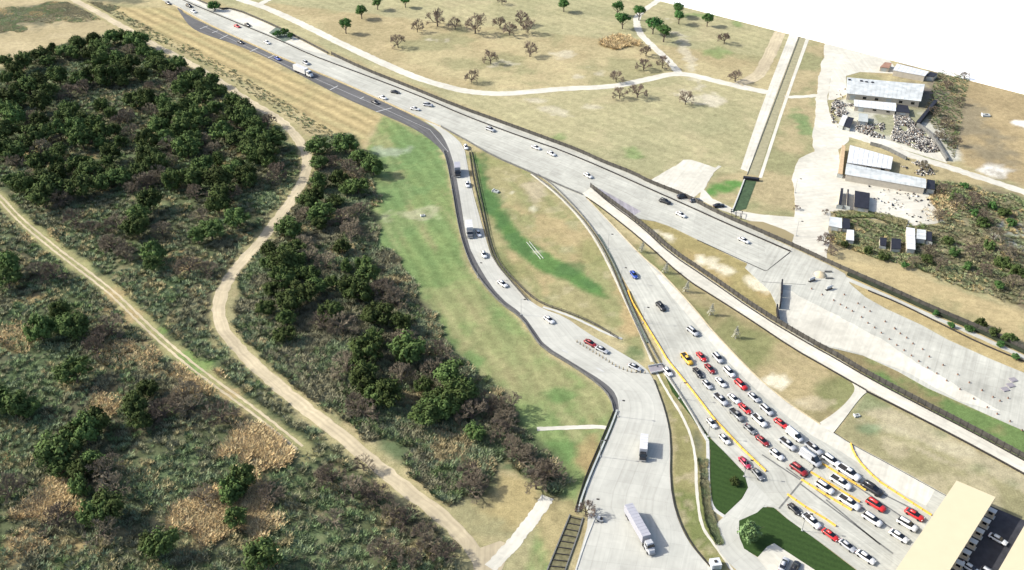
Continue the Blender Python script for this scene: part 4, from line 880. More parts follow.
building('shed', 'low dark roof in the middle of the garden row', [(891.5, 238), (901, 239), (901, 249), (891, 248.5)], 2.4, 'flatblack', extras=False)
building('shed', 'small dark roof left of the low dark roof in the garden row', [(880, 237), (887, 238), (886, 246), (880, 245)], 2.4, 'flatblack', extras=False)
building('house', 'tall white roofed house in the garden row', [(906.5, 227), (915, 228.5), (915.5, 249.5), (907, 248.5)], 3.2, 'whiteroof')
building('house', 'light blue roofed house right of the tall white roof', [(917, 229), (926, 230), (926, 239.5), (916.5, 238.5)], 3, 'metalroof')
building('shed', 'black block standing in for shadow right of the light blue house', [(926.5, 231), (932, 232), (932, 241.5), (927, 240)], 2.5, 'flatblack', extras=False)  # box blackened to stand for the shadow beside the blue house
wall('yard_wall', 'black wall running diagonally at the right of the junk heaps', 'wall', [(935, 104), (926, 115), (917, 126)], 1.6, 2.0, M['flatblack'])
wall('yard_wall', 'dark wall curving down from the junk heaps to the dirt road', 'wall', [(917, 126), (930, 134), (938, 146), (947, 161)], 1.0, 1.6, M['seam'])
wall('yard_wall', 'dark line of fence behind the low white workshop', 'fence', [(870, 145), (885, 149), (900, 157), (906, 160)], .5, 1.6, M['seam'])

# ---------------------------------------------------------------- vehicles
PAINT = dict(white=(.64, .64, .63), silver=(.36, .37, .385), grey=(.15, .155, .16), black=(.018, .018, .02), red=(.50, .018, .018), darkred=(.22, .012, .014), crimson=(.40, .02, .06), blue=(.02, .06, .30), yellow=(.62, .36, .03), beige=(.42, .38, .3))
def paint_mat(k):
    m, n, b = new_mat('paint_' + k); b.inputs['Base Color'].default_value = (*PAINT[k], 1); b.inputs['Roughness'].default_value = .32
    b.inputs['Specular IOR Level'].default_value = .45; b.inputs['Coat Weight'].default_value = .35; b.inputs['Coat Roughness'].default_value = .12
    tc = N(n, 'ShaderNodeTexCoord'); no = N(n, 'ShaderNodeTexNoise'); no.inputs['Scale'].default_value = 2
    mr = N(n, 'ShaderNodeMapRange'); mr.inputs['To Min'].default_value = .25; mr.inputs['To Max'].default_value = .5
    n.links.new(tc.outputs['Object'], no.inputs['Vector']); n.links.new(no.outputs[0], mr.inputs['Value']); n.links.new(mr.outputs[0], b.inputs['Roughness'])
    return m
PM = {k: paint_mat(k) for k in PAINT}
def loft(rings, cap=True):
    mb = MB(); n = len(rings[0]); vs = [p for r in rings for p in r]
    fs = [(j * n + i, (j + 1) * n + i, (j + 1) * n + (i + 1) % n, j * n + (i + 1) % n) for j in range(len(rings) - 1) for i in range(n)]
    if cap: fs += [tuple(range(n)), tuple(range(len(vs) - 1, len(vs) - n - 1, -1))]
    mb.add(vs, fs); return mb
def body_ring(x, w, zb, zm, zt): return [(x, -w * .92, zb), (x, -w, zm), (x, -w * .97, zm + (zt - zm) * .55), (x, -w * .84, zt), (x, 0, zt + .03), (x, w * .84, zt), (x, w * .97, zm + (zt - zm) * .55), (x, w, zm), (x, w * .92, zb)]
KINDS = {}
def car_parts(kind):
    if kind in KINDS: return KINDS[kind]
    S = {'sedan': (4.8, .92), 'hatch': (4.3, .9), 'suv': (5.0, .98), 'pickup': (5.7, 1.0), 'van': (5.6, 1.0)}[kind]; L, W = S; h = L / 2
    parts = []
    if kind in ('sedan', 'hatch'):
        T = .93; prof = [(-h, .72, .62), (-h + .12, .88, .8), (-h + .9, .99, .93), (-h + 1.6, 1, .95), (0, 1, .94), (h - 1.5, 1, .92), (h - .7, .97, .84), (h - .15, .86, .7), (h, .66, .58)]
        gl = [(-h + .5 if kind == 'sedan' else -h + .12), (-h + 1.35 if kind == 'sedan' else -h + .85), h - 2.25, h - 1.15]; RZ = 1.42; zt = .93
    elif kind == 'suv':
        prof = [(-h, .8, .8), (-h + .1, .95, 1.02), (-h + 1, 1, 1.08), (0, 1, 1.08), (h - 1.4, 1, 1.05), (h - .6, .98, .98), (h - .12, .9, .85), (h, .72, .7)]
        gl = [-h + .08, -h + .7, h - 2.2, h - 1.15]; RZ = 1.72; zt = 1.06
    elif kind == 'pickup':
        prof = [(-h, .9, .8), (-h + .05, .97, .84), (-h + 2.1, 1, .86), (-h + 2.15, 1, 1.08), (0.4, 1, 1.1), (h - 1.5, 1, 1.08), (h - .6, .98, 1.02), (h - .12, .92, .9), (h, .75, .75)]
        gl = [-h + 2.15, -h + 2.5, h - 2.3, h - 1.3]; RZ = 1.8; zt = 1.07
    else:
        prof = [(-h, .9, 1.1), (-h + .08, .98, 1.16), (0, 1, 1.18), (h - 1.1, 1, 1.15), (h - .5, .97, 1.02), (h - .1, .88, .9), (h, .7, .75)]
        gl = [-h + .04, -h + .2, h - 1.7, h - .75]; RZ = 2.25; zt = 1.14
    parts.append(('body', loft([body_ring(x, W * f, .28, .55, z) for x, f, z in prof]), 'PAINT'))
    x0, x1, x2, x3 = gl; wb, wr = W * .86, W * .63
    zz = RZ - .05
    if kind == 'van':   # panelled sides
        parts.append(('side_panels', loft([[(x0, -wb, zt - .05), (x0, -wr * 1.1, zz), (x0, wr * 1.1, zz), (x0, wb, zt - .05)], [(x2 - .4, -wb, zt - .05), (x2 - .4, -wr * 1.1, zz), (x2 - .4, wr * 1.1, zz), (x2 - .4, wb, zt - .05)]]), 'PAINT'))
    parts.append(('windshield', loft([[(x2 - .02, -wb, zt - .04), (x2 - .02, -wr, zz), (x2 - .02, wr, zz), (x2 - .02, wb, zt - .04)], [(x3, -wb * .96, zt - .04), (x3 - .02, -wr * .98, zt - .02), (x3 - .02, wr * .98, zt - .02), (x3, wb * .96, zt - .04)]]), 'glass'))
    parts.append(('rear_window', loft([[(x0, -wb * .94, zt - .04), (x0 + .01, -wr * .98, zt - .02), (x0 + .01, wr * .98, zt - .02), (x0, wb * .94, zt - .04)], [(x1, -wb, zt - .04), (x1, -wr, zz), (x1, wr, zz), (x1, wb, zt - .04)]]), 'glass'))
    for s in (-1, 1):
        mb = MB(); a = s * wb; b = s * wr
        mb.add([(x1, a, zt - .04), (x2, a, zt - .04), (x2, b, zz), (x1, b, zz), (x1, 0, zt - .04), (x2, 0, zt - .04), (x2, 0, zz), (x1, 0, zz)], [(0, 1, 2, 3), (1, 5, 6, 2), (4, 0, 3, 7), (3, 2, 6, 7)]); parts.append(('side_window', mb, 'glass'))
    parts.append(('roof', loft([[(x1 - .12, -wr * .9, zz - .02), (x1 - .12, 0, RZ - .02), (x1 - .12, wr * .9, zz - .02)], [(x1 + .1, -wr * 1.04, zz), (x1 + .1, 0, RZ + .03), (x1 + .1, wr * 1.04, zz)], [(x2 - .1, -wr * 1.04, zz), (x2 - .1, 0, RZ + .03), (x2 - .1, wr * 1.04, zz)], [(x2 + .12, -wr * .9, zz - .03), (x2 + .12, 0, RZ - .02), (x2 + .12, wr * .9, zz - .03)]]), 'PAINT'))
    if kind == 'pickup':
        mb = MB()
        for s in (-1, 1): mb.box(-h + .02, -h + 2.15, min(s * W * .84, s * W * .97), max(s * W * .84, s * W * .97), .8, 1.12)
        mb.box(-h + .02, -h + .12, -W * .84, W * .84, .8, 1.1); parts.append(('bed_side', mb, 'PAINT'))
        mb = MB(); mb.box(-h + .13, -h + 2.14, -W * .83, W * .83, .8, .92); parts.append(('bed_floor', mb, 'dark'))
    for sx in (-h + .95, h - .95):
        for s in (-1, 1):
            mb = MB(); y = s * (W - .13); mb.tube((sx, y - .13, .34), (sx, y + .14, .34), .34, .34, 12); parts.append(('wheel', mb, 'tyre'))
    for s in (-1, 1):
        mb = MB(); y = s * W * .62; mb.box(h - .2, h - .04, y - .16, y + .16, .56, .72); parts.append(('headlight', mb, 'lampglass'))
        mb = MB(); mb.box(-h - .01, -h + .12, y - .14, y + .14, .58, .76); parts.append(('tail_light', mb, 'redlamp'))
    out = []
    for n, mb, m in parts:
        me = mb.mesh(n, M['glass'] if m == 'PAINT' else M[m]); 
        if n in ('body', 'roof'): me.polygons.foreach_set('use_smooth', [True] * len(me.polygons)); me.update()
        bm = bmesh.new(); bm.from_mesh(me); bmesh.ops.recalc_face_normals(bm, faces=bm.faces); bm.to_mesh(me); bm.free()
        out.append((n, me, m == 'PAINT'))
    KINDS[kind] = out; return out
CAT = dict(sedan='car', hatch='car', suv='suv', pickup='pickup', van='van')
def heading(px, py, line):
    p = P(px, py); best = None
    for a, b in zip(line, line[1:]):
        A, B = P(*a), P(*b); d = B - A; t = max(0, min(1, (p - A).dot(d) / d.length_squared)); e = (A + d * t - p).length
        if best is None or e < best[0]: best = (e, math.atan2(d.y, d.x))
    return best[1]
LINES = dict(T=[(560, 178), (600, 222), (634, 274), (661, 306), (693, 331), (740, 384), (781, 422), (814, 448), (849, 472), (914, 514), (1000, 566)],
             T2=[(560, 185), (600, 240), (634, 290), (670, 350), (712, 400), (750, 445), (790, 492), (830, 528), (866, 556), (920, 600)],
             R=[(448, 140), (460, 175), (470, 225), (485, 258), (502, 283), (549, 319), (602, 349), (640, 368), (670, 380)],
             H=[(150, -13), (190, 5), (237, 26), (268, 42), (306, 63), (383, 97), (428, 105), (490, 129), (551, 153), (588, 175), (665, 201), (744, 240), (800, 268)],
             H2=[(190, 24), (240, 41.5), (277, 58), (302, 70.5), (375, 101), (430, 128)])
def place(kind, col, px, py, line, label, z=.145, flip=False, group=None, rz=None, sc=1.0):
    a = heading(px, py, LINES[line]) if rz is None else rz
    if flip: a += math.pi
    zc = .75
    q = P(px, py, z + zc)          # the middle of the vehicle is what is seen there
    t = thing('parked_car' if kind in ('sedan', 'hatch') and line == 'park' else kind if kind not in ('sedan', 'hatch') else 'car', label, CAT[kind], (q.x, q.y, z), a + rnd.uniform(-.03, .03), group)
    t.scale = (sc, sc, sc)
    for n, me, painted in car_parts(kind):
        o = link(bpy.data.objects.new(n, me), t)
        if painted: o.material_slots[0].link = 'OBJECT'; o.material_slots[0].material = PM[col]
    return t
QG = 'vehicles queueing before the toll canopy'; HG = 'vehicles driving on the highway'; RG = 'vehicles on the exit ramp'; BG = 'vehicles between the yellow lane barriers'
def q(*a, g=QG, z=.15, s=1.0):
    s *= 1.0 if a[3] < 452 else 1.1
    place(a[0], a[1], a[2], a[3], 'T', a[4], z=z, group=g, sc=s)
q('sedan', 'blue', 634, 274, 'blue car alone at the top of the toll road')
q('suv', 'black', 661, 306, 'black car driving behind the blue car on the toll road')
q('suv', 'silver', 693, 331, 'silver car driving just above the queue near the small grey trees')
q('pickup', 'yellow', 687, 358.5, 'yellow pickup at the top left end of the queue')
q('sedan', 'red', 701.5, 356, 'bright red car at the top of the queue beside the yellow pickup')
q('suv', 'silver', 718, 357.5, 'silver car at the top of the rightmost queue lane')
q('sedan', 'darkred', 710, 368, 'dark red car just behind the topmost red car')
q('sedan', 'black', 698, 372, 'black car just below the yellow pickup')
q('suv', 'white', 729.5, 371.5, 'white car with dark windows in front of the topmost right lane silver car')
q('sedan', 'white', 721, 381.5, 'white car directly ahead of the topmost dark red car')
q('hatch', 'silver', 707.5, 384, 'silver hatchback directly ahead of the black car below the yellow pickup')
q('suv', 'red', 741, 384, 'large bright red car in the rightmost queue lane')
q('sedan', 'silver', 754, 396.5, 'silver car directly ahead of the large bright red car')
q('pickup', 'silver', 721, 399, 'silver pickup in the left lane ahead of the silver hatchback')
q('sedan', 'white', 734, 398, 'white car with black roof glass behind the middle bright red car')
q('sedan', 'red', 745, 408, 'bright red car in the middle lane of the queue')
q('suv', 'silver', 767, 409.5, 'silver car behind the rightmost lane red car near the link road')
q('pickup', 'grey', 737, 414.5, 'dark grey pickup in the left lane beside the middle red car')
q('pickup', 'white', 759.5, 420, 'white pickup directly ahead of the middle lane bright red car')
q('sedan', 'red', 781, 422.5, 'bright red car nearest the corner of the link road')
q('sedan', 'grey', 750, 428.5, 'dark grey car between grey pickup and dark red car')
q('sedan', 'darkred', 762.5, 440, 'dark red car ahead of the dark grey car in the left lane')
q('van', 'white', 794.6, 435, 'white van directly ahead of the red car near the link road')
q('pickup', 'silver', 788, 443.7, 'silver pickup just left of the white van')
q('pickup', 'silver', 814, 448, 'silver pickup entering the lane joint beside the large white van', g=QG)
q('hatch', 'white', 777, 454, 'white hatchback with black windows ahead of the left lane dark red car')
q('suv', 'darkred', 799, 469, 'dark red car stopped at the dark line before the yellow barriers')
q('van', 'silver', 810.5, 458.5, 'large silver van stopped at the dark line', s=1.12)
q('suv', 'white', 831.6, 460, 'white car with dark roof above the topmost parallel yellow barrier')
q('pickup', 'white', 849, 472.5, 'white pickup above the topmost parallel yellow barrier', g=BG, s=1.12)
q('suv', 'black', 872, 488.5, 'large black car near the kinked yellow barrier', g=BG, s=1.12)
q('pickup', 'white', 841, 482, 'white pickup below the topmost parallel yellow barrier', g=BG)
q('suv', 'white', 825, 487, 'white car between the third and second parallel yellow barriers', g=BG)
q('pickup', 'white', 849.5, 502, 'white pickup at the lower right ends of the middle yellow barriers', g=BG)
q('suv', 'red', 876, 504.5, 'large bright red car in the middle of the toll lanes', g=BG)
q('sedan', 'red', 914.5, 514, 'bright red car closest to the left canopy', g=BG)
q('suv', 'white', 907.5, 524, 'white car closest to the left canopy below the red car', g=BG)
q('sedan', 'white', 899, 535.5, 'white car second below the red car closest to the canopy', g=BG)
q('suv', 'white', 872.5, 519, 'white car directly below the large red car in the toll lanes', g=BG)
q('sedan', 'white', 866, 556.5, 'white car nearest the bottom edge in the lane by the turf', g=BG)
def q2(*a, g='vehicles in the lowest toll lane', s=1.0): place(a[0], a[1], a[2], a[3], 'T2', a[4], z=.15, group=g, sc=s)
q2('hatch', 'black', 794.7, 508.5, 'black hatchback below the lowest yellow barrier')
q2('pickup', 'white', 812, 520.5, 'white pickup below the lowest yellow barrier')
q2('sedan', 'red', 830.5, 534, 'bright red car beside the turf edge')
q2('sedan', 'silver', 847.5, 545, 'silver car ahead of the red car beside the turf edge')
q2('sedan', 'crimson', 745, 462, 'crimson car at the lower end of the long yellow barrier', g='vehicles left of the long yellow barrier')
q2('sedan', 'grey', 758, 473.5, 'grey car ahead of the crimson car at the end of the long barrier', g='vehicles left of the long yellow barrier')
q2('hatch', 'white', 712, 422.5, 'white hatchback left of the long yellow barrier, the upper of two close together', g='vehicles left of the long yellow barrier')
q2('hatch', 'white', 725, 438.5, 'white hatchback left of the long yellow barrier, the lower of two close together', g='vehicles left of the long yellow barrier')
q2('hatch', 'white', 668, 371, 'white hatchback beside the grey slab bridge over the ditch', g='vehicles left of the long yellow barrier')
def qr(*a, flip=False): place(a[0], a[1], a[2], a[3], 'R', a[4], z=.14, group=RG, flip=flip)
qr('hatch', 'white', 466, 146.5, 'white car at the gore where the ramp leaves the highway')
qr('hatch', 'white', 467.5, 184, 'white car below the small box truck at the top of the ramp')
qr('hatch', 'white', 478.5, 233, 'white car right beside the box truck on the straight of the ramp')
qr('hatch', 'white', 484, 254, 'white car below the box truck before the left bend')
qr('sedan', 'white', 502.5, 283, 'white car just past the left bend of the ramp')
qr('sedan', 'white', 549, 319, 'white car where the ramp starts to widen')
qr('sedan', 'darkred', 590.5, 342.5, 'dark red car beside the curved row of posts on the ramp')
qr('sedan', 'silver', 602, 349, 'silver car just ahead of the dark red car on the ramp')
qr('sedan', 'silver', 635, 366.5, 'silver car at the right end of the curved row of posts')
def qh(*a, line='H'): place(a[0], a[1], a[2], a[3], line, a[4], z=.13, group=HG)
for a in (('suv', 'black', 189, 5.5, 'black car nearest the top end of the highway'), ('sedan', 'grey', 168, 2.5, 'grey car cut by the top edge at the start of the highway'),
          ('sedan', 'white', 193.5, 11, 'white car beside the dark shoulder tip at the top left'), ('sedan', 'red', 237, 25.7, 'red car on the upper left of the highway'),
          ('sedan', 'black', 247.5, 24.3, 'black car beyond the red car on the old frontage strip'), ('sedan', 'white', 267, 42, 'white car on the highway below the roadside bush'),
          ('suv', 'silver', 306, 62.5, 'silver car on the highway beside the white articulated truck'), ('sedan', 'white', 383, 97, 'white car alone in the near lane at the middle of the highway'),
          ('sedan', 'black', 395, 91.5, 'black car close to the far barrier of the highway'), ('sedan', 'white', 415, 108.3, 'white car near the split of the dark shoulder road'),
          ('suv', 'silver', 428, 104.5, 'silver car close to the far barrier above the exit gore'), ('suv', 'silver', 490.5, 129, 'silver car on the highway above the green island tip'),
          ('sedan', 'white', 536, 147, 'left of two white cars on the highway above the island'), ('sedan', 'white', 551.5, 153, 'right of two white cars on the highway above the island'),
          ('sedan', 'white', 588, 175, 'white car where the toll road splits from the highway'), ('suv', 'black', 665, 201, 'black car on the highway below the pale concrete pad'),
          ('sedan', 'white', 681, 214, 'white car just right of the black car on the highway'), ('sedan', 'white', 744, 239.7, 'white car inside the dark outlined end of the highway')):
    qh(*a)
qh('sedan', 'black', 240.5, 41.7, 'black car on the dark shoulder road near its tip', line='H2')
qh('sedan', 'blue', 277.5, 58, 'blue car on the dark shoulder road behind the white truck', line='H2')
qh('sedan', 'black', 375, 101.5, 'black car on the dark shoulder road before the meadow', line='H2')
for a in (('sedan', 'silver', 784, 563.5, 1.05, 'silver car in the paved bay behind the turf, the left of two'), ('sedan', 'black', 795, 567, 1.0, 'black car in the paved bay behind the turf, the right of two'),
          ('suv', 'black', 683, 196, .2, 'black car beside the fence at the pale concrete pad'), ('sedan', 'black', 719, 205, .15, 'black car beside the fence near the green ditch'),
          ('sedan', 'grey', 695, 199.5, .3, 'grey car between the two black cars beside the fence')):
    t = place(a[0], a[1], a[2], a[3], 'park', a[5], z=.145, rz=a[4], group='parked vehicles')
for (dx, dy, col, lb) in ((4, 8, 'white', 'white car in the dark lane between the canopies'), (18, 6, 'white', 'white car half under the left canopy shade further down'), (17, 10.5, 'silver', 'silver car deep in the dark lane near the bottom edge')):
    p = off(g1, dx + 4, dy - 3); a, b = to_px(p.x, p.y); place('suv' if col == 'silver' else 'sedan', col, a, b, 'T', lb, z=.17, group='vehicles between the canopies')

def truck(label, px, py, rz, cabcol, boxcol, L=7.5, semi=False, W=1.25, H=3.7, sc=1.0, gp=RG, zc=1.6):
    q_ = P(px, py, zc); t = thing('semi_truck' if semi else 'box_truck', label, 'truck', (q_.x, q_.y, .14), rz, gp); t.scale = (sc,) * 3
    h = L / 2; cab = 3.2 if semi else 2.1; xb = h - cab - (.9 if semi else .25)
    mb = MB(); mb.box(-h, xb, -W, W, 1.05, H); mb.build('cargo_box', M[boxcol], t)
    mb = MB()
    for k in range(int((xb + h) / 1.2)): mb.box(-h + .5 + 1.2 * k, -h + .56 + 1.2 * k, -W * .99, W * .99, H, H + .04)
    mb.build('roof_bow', M['boxgrey'], t)
    mb = MB(); mb.box(-h + .2, h - .3, -.5, .5, .55, 1.0); mb.build('chassis', M['dark'], t)
    r = lambda x, w_, z0, z1: [(x, -w_, z0), (x, -w_, z1 * .55), (x, -w_ * .86, z1), (x, w_ * .86, z1), (x, w_, z1 * .55), (x, w_, z0)]
    x0 = h - cab
    if semi: mb = loft([r(x0, 1.1, .6, 3.1), (r(x0 + 1.5, 1.12, .6, 3.2)), r(x0 + 1.7, 1.12, .6, 2.9), r(x0 + 2.0, 1.1, .6, 1.9), r(h - .3, 1.0, .6, 1.75), r(h, .9, .6, 1.3)])
    else: mb = loft([r(x0, 1.1, .55, 2.5), r(x0 + 1.0, 1.12, .55, 2.55), r(x0 + 1.45, 1.1, .55, 1.6), r(h - .1, 1.02, .55, 1.35), r(h, .95, .55, 1.0)])
    me_ = mb.mesh('cab', M['glass']); bm = bmesh.new(); bm.from_mesh(me_); bmesh.ops.recalc_face_normals(bm, faces=bm.faces); bm.to_mesh(me_); bm.free()
    o = link(bpy.data.objects.new('cab', me_), t); o.material_slots[0].link = 'OBJECT'; o.material_slots[0].material = PM[cabcol]
    mb = MB(); xa, xc, za, zb_ = (x0 + 1.72, x0 + 2.0, 2.85, 2.0) if semi else (x0 + 1.06, x0 + 1.44, 2.45, 1.65)
    mb.add([(xa + .03, -.9, za), (xa + .03, .9, za), (xc + .05, 1.0, zb_), (xc + .05, -1.0, zb_)], [(0, 3, 2, 1)]); mb.build('windshield', M['glass'], t)
    for s in (-1, 1):
        mb = MB(); y = s * 1.13; mb.box(x0 + .5, xa, y - .012, y + .012, za - .75, za - .15); mb.build('side_window', M['glass'], t)
        mb = MB(); mb.box(xa + .1, xa + .2, s * 1.2 - .05 * s - .12, s * 1.2 + .12, 1.8, 2.3); mb.build('mirror', M['dark'], t)
    for x in ([-h + 1.2, -h + 2.5, x0 - .6, x0 + .6, h - .9] if semi else [-h + 1.6, h - .8]):
        for s in (-1, 1):
            mb = MB(); mb.tube((x, s * (W - .3) - .18, .5), (x, s * (W - .3) + .22, .5), .5, .5, 12); mb.build('wheel', M['tyre'], t)
    mb = MB(); mb.box(h - .06, h + .14, -1.05, 1.05, .45, .8); mb.build('bumper', M['chrome'], t)
    return t
def pxang(a, b): A, B = P(*a), P(*b); return math.atan2((B - A).y, (B - A).x)
truck('long articulated truck with a pale grey trailer on the apron near the bottom', 640, 530, pxang((629, 512), (650, 549)), 'silver', 'boxgrey', 16.5, True, gp='trucks on the apron', sc=.93, H=3.8, W=1.25)
truck('white box truck with a black cab on the apron above the articulated truck', 643.5, 448, pxang((644.5, 432), (642.5, 462)), 'black', 'box', 9.5, False, gp='trucks on the apron', sc=.88, H=3.6)
truck('small box truck with dark cab near the top of the exit ramp', 457.5, 170.5, pxang((457, 160), (458.5, 178)), 'black', 'beige_box' if False else 'boxgrey', 7.5, False)
truck('small white box truck with dark cab before the left bend of the exit ramp', 469.5, 230, pxang((468, 220), (470.5, 238)), 'grey', 'box', 8, False)
truck('white articulated truck on the dark shoulder road at the upper left', 303.5, 71.5, heading(304, 71, LINES['H2']), 'white', 'box', 13.5, True, gp=HG)

# ---------------------------------------------------------------- trees
def leaf_crown(seed, clumps=40, leaves=52, flat=.7, leaf=.072):
    r = random.Random(seed); mb = MB(); cs = []; ax = r.uniform(.85, 1.2); ay = r.uniform(.8, 1.1)
    for k in range(clumps):
        while True:
            v = Vector((r.uniform(-1, 1), r.uniform(-1, 1), r.uniform(-.75, 1)))
            if .3 < v.length < 1: break
        v *= .78 * r.uniform(.85, 1.12); cs.append((Vector((v.x * ax, v.y * ay, v.z * flat)), r.uniform(.15, .38)))
    for c, s in cs:
        for _ in range(leaves):
            d = Vector((r.gauss(0, 1), r.gauss(0, 1), r.gauss(0, .8))).normalized(); p = c + d * s * r.uniform(.55, 1.0)
            nrm = (d + Vector((r.uniform(-.6, .6), r.uniform(-.6, .6), r.uniform(-.1, .7)))).normalized(); u = nrm.orthogonal().normalized(); v = nrm.cross(u)
            a = r.uniform(0, 6.28); u, v = u * math.cos(a) + v * math.sin(a), v * math.cos(a) - u * math.sin(a); l = leaf * r.uniform(.7, 1.35)
            mb.add([p - u * l, p + v * l * .6, p + u * l, p - v * l * .6], [(0, 1, 2, 3)])
        # a small solid knot in leaf colour, added to block light inside each clump
        k6 = [c + Vector(q_) * s * .55 for q_ in ((1, 0, 0), (0, 1, 0), (-1, 0, 0), (0, -1, 0), (0, 0, 1), (0, 0, -1))]
        mb.add(k6, [(0, 1, 4), (1, 2, 4), (2, 3, 4), (3, 0, 4), (1, 0, 5), (2, 1, 5), (3, 2, 5), (0, 3, 5)])
    return mb
def trunk_mb(seed, limbs=5, zc=1.0):
    r = random.Random(seed); mb = MB(); mb.tube((0, 0, -.03), (.02, .02, zc * .62), .075, .05, 7)
    for k in range(limbs):
        a = k * 6.28 / limbs + r.uniform(-.4, .4); l = r.uniform(.35, .6); z0 = zc * r.uniform(.3, .6); e = Vector((math.cos(a) * l, math.sin(a) * l, z0 + zc * .4)); mb.tube((.01, .01, z0), e, .035, .014, 5)
        for j in range(2): mb.tube(e, e + Vector((r.uniform(-.3, .3), r.uniform(-.3, .3), r.uniform(.1, .3))), .014, .006, 3)
    return mb
CR = [leaf_crown(100 + k).mesh('crown', M['leaf']) for k in range(9)]
CF = [leaf_crown(200 + k, 30, 40, .62, .08).mesh('crown', M['leaf2']) for k in range(4)]
TR = [trunk_mb(300 + k).mesh('trunk', M['bark']) for k in range(3)]
def bare_tree_mb(seed, up=.5, depth=6, thick=.045, flat=1.0):
    r = random.Random(seed); tw = MB(); tk = MB(); tk.tube((0, 0, -.05), (0, 0, .2), thick, thick * .8, 6)
    def grow(p, d, l, rad, k):
        e = p + d * l; rad = max(rad, .007); (tk if k < 2 else tw).tube(p, e, rad, rad * .65, 4 if k < 2 else 3)
        if k >= depth: return
        for _ in range(3 if k < 5 else 2):
            w_ = Vector((r.gauss(0, 1), r.gauss(0, 1), r.gauss(0, .8))).normalized()
            grow(e, (d + w_ * .62).normalized(), l * r.uniform(.62, .84), rad * .68, k + 1)
    for k in range(6):
        a = k * 1.05 + r.uniform(-.4, .4); el = math.radians((20, 62, 35, 78, 28, 50)[k]); grow(Vector((0, 0, .17)), Vector((math.cos(a) * math.cos(el), math.sin(a) * math.cos(el), math.sin(el))), .22 * r.uniform(.85, 1.1), thick * .6, 1)
    return tk, tw
BT = []
for k in range(5):
    tk, tw = bare_tree_mb(400 + k); BT.append((tk.mesh('trunk', M['bark']), tw.mesh('twigs', M['twig'])))
BF = []
for k in range(4):
    tk, tw = bare_tree_mb(500 + k); BF.append((tk.mesh('trunk', M['bark']), tw.mesh('twigs', M['twig2'])))
def evergreen(px, py, R, label, group, crowns=CR, Hc=None, name='evergreen_tree', cat='tree'):
    H = Hc or R * .95; q_ = P(px, py, H)           # crown middle at height H
    t = thing(name, label, cat, (q_.x, q_.y, 0), rnd.uniform(0, 6.28), group); t.scale = (R, R, R)
    o = link(bpy.data.objects.new('crown', rnd.choice(crowns)), t); o.location = (0, 0, H / R); o.scale = (rnd.uniform(.8, 1.15), rnd.uniform(.8, 1.15), rnd.uniform(.8, 1.2))
    o = link(bpy.data.objects.new('trunk', rnd.choice(TR)), t); o.scale = (1, 1, H / R)
    return t
def bare(px, py, H, label, group, kinds=BT, name='bare_tree'):
    """px, py is the middle of the crown"""
    q_ = P(px, py, H * .5); t = thing(name, label, 'tree', (q_.x, q_.y, 0), rnd.uniform(0, 6.28), group); t.scale = (H, H, H * rnd.uniform(.9, 1.1))
    a, b = rnd.choice(kinds)
    link(bpy.data.objects.new('trunk', a), t); link(bpy.data.objects.new('twigs', b), t); return t

EV = [(6,60),(23,59),(40,53),(53,48),(65,50),(78,43),(93,40),(101,45),(112,36),(124,35),(137,39),(74,53),(90,53),(46,60),(13,68),(105,51),(57,74),(80,77),(90,73),(118,72),(130,63),(141,74),(124,80),(19,76),(29,84),(48,90),(40,101),(6,97),(19,98),(13,114),(65,107),(101,105),(109,112),(147,97),(135,99),(143,50),(156,57),
 (71,108),(80,118),(95,121),(103,131),(59,128),(38,119),(25,129),(36,134),(27,146),(2,130),(2,146),(38,161),(55,161),(78,163),(90,168),(80,174),(78,185),(50,187),(111,151),(109,161),(120,141),(118,176),(147,139),(157,126),(139,170),(156,162),(149,199),
 (158,64),(191,79),(204,85),(200,72),(212,79),(219,89),(202,97),(185,106),(168,109),(162,100),(215,107),(233,100),(244,104),(231,112),(242,117),(248,110),(185,119),(198,123),(181,127),(191,138),(187,146),(160,125),(223,131),(238,138),(257,133),(271,138),(250,146),(255,157),(267,152),(219,159),(204,163),(196,169),(172,176),(233,169),(246,173),
 (171,179),(205,174),(218,178),(249,180),(218,203),(237,217),(211,228),(197,234),(138,213),(136,226),(152,250),(152,263),(10,266),(6,277),(59,309),(69,323),(38,328),(80,327),(57,324),(74,369),(12,404),(29,406),(-3,398),(145,387),(137,402),(139,419),(95,421),(71,434),(84,429),(55,448),(69,444),(82,469),(80,486),(95,461),(59,467),(107,505),(95,514),(151,543),(240,478),(230,490),(237,487),(234,516),(160,543),(261,554),
 (317,145),(345,143),(360,156),(320,162),(319,181),(339,177),(346,187),(358,185),(335,200),(306,200),(316,196),(320,212),(320,223),(289,227),(373,165),(342,246),(291,248),(268,250),(268,262),(281,260),(296,260),(348,265),(363,262),(367,273),(296,271),(283,277),(310,273),(272,288),(304,290),(317,284),(331,281),(348,286),(357,290),(266,307),(289,300),(329,311),(285,317),(371,315),(378,313),(401,322),(374,337),(366,349),(408,349),(363,372),(387,391),(424,385),(452,372),(460,393),(439,398),(334,311),(285,333),(376,394),(365,378),(446,406),(456,395),(426,413),(476,432),(434,401),(432,409),(462,397)]
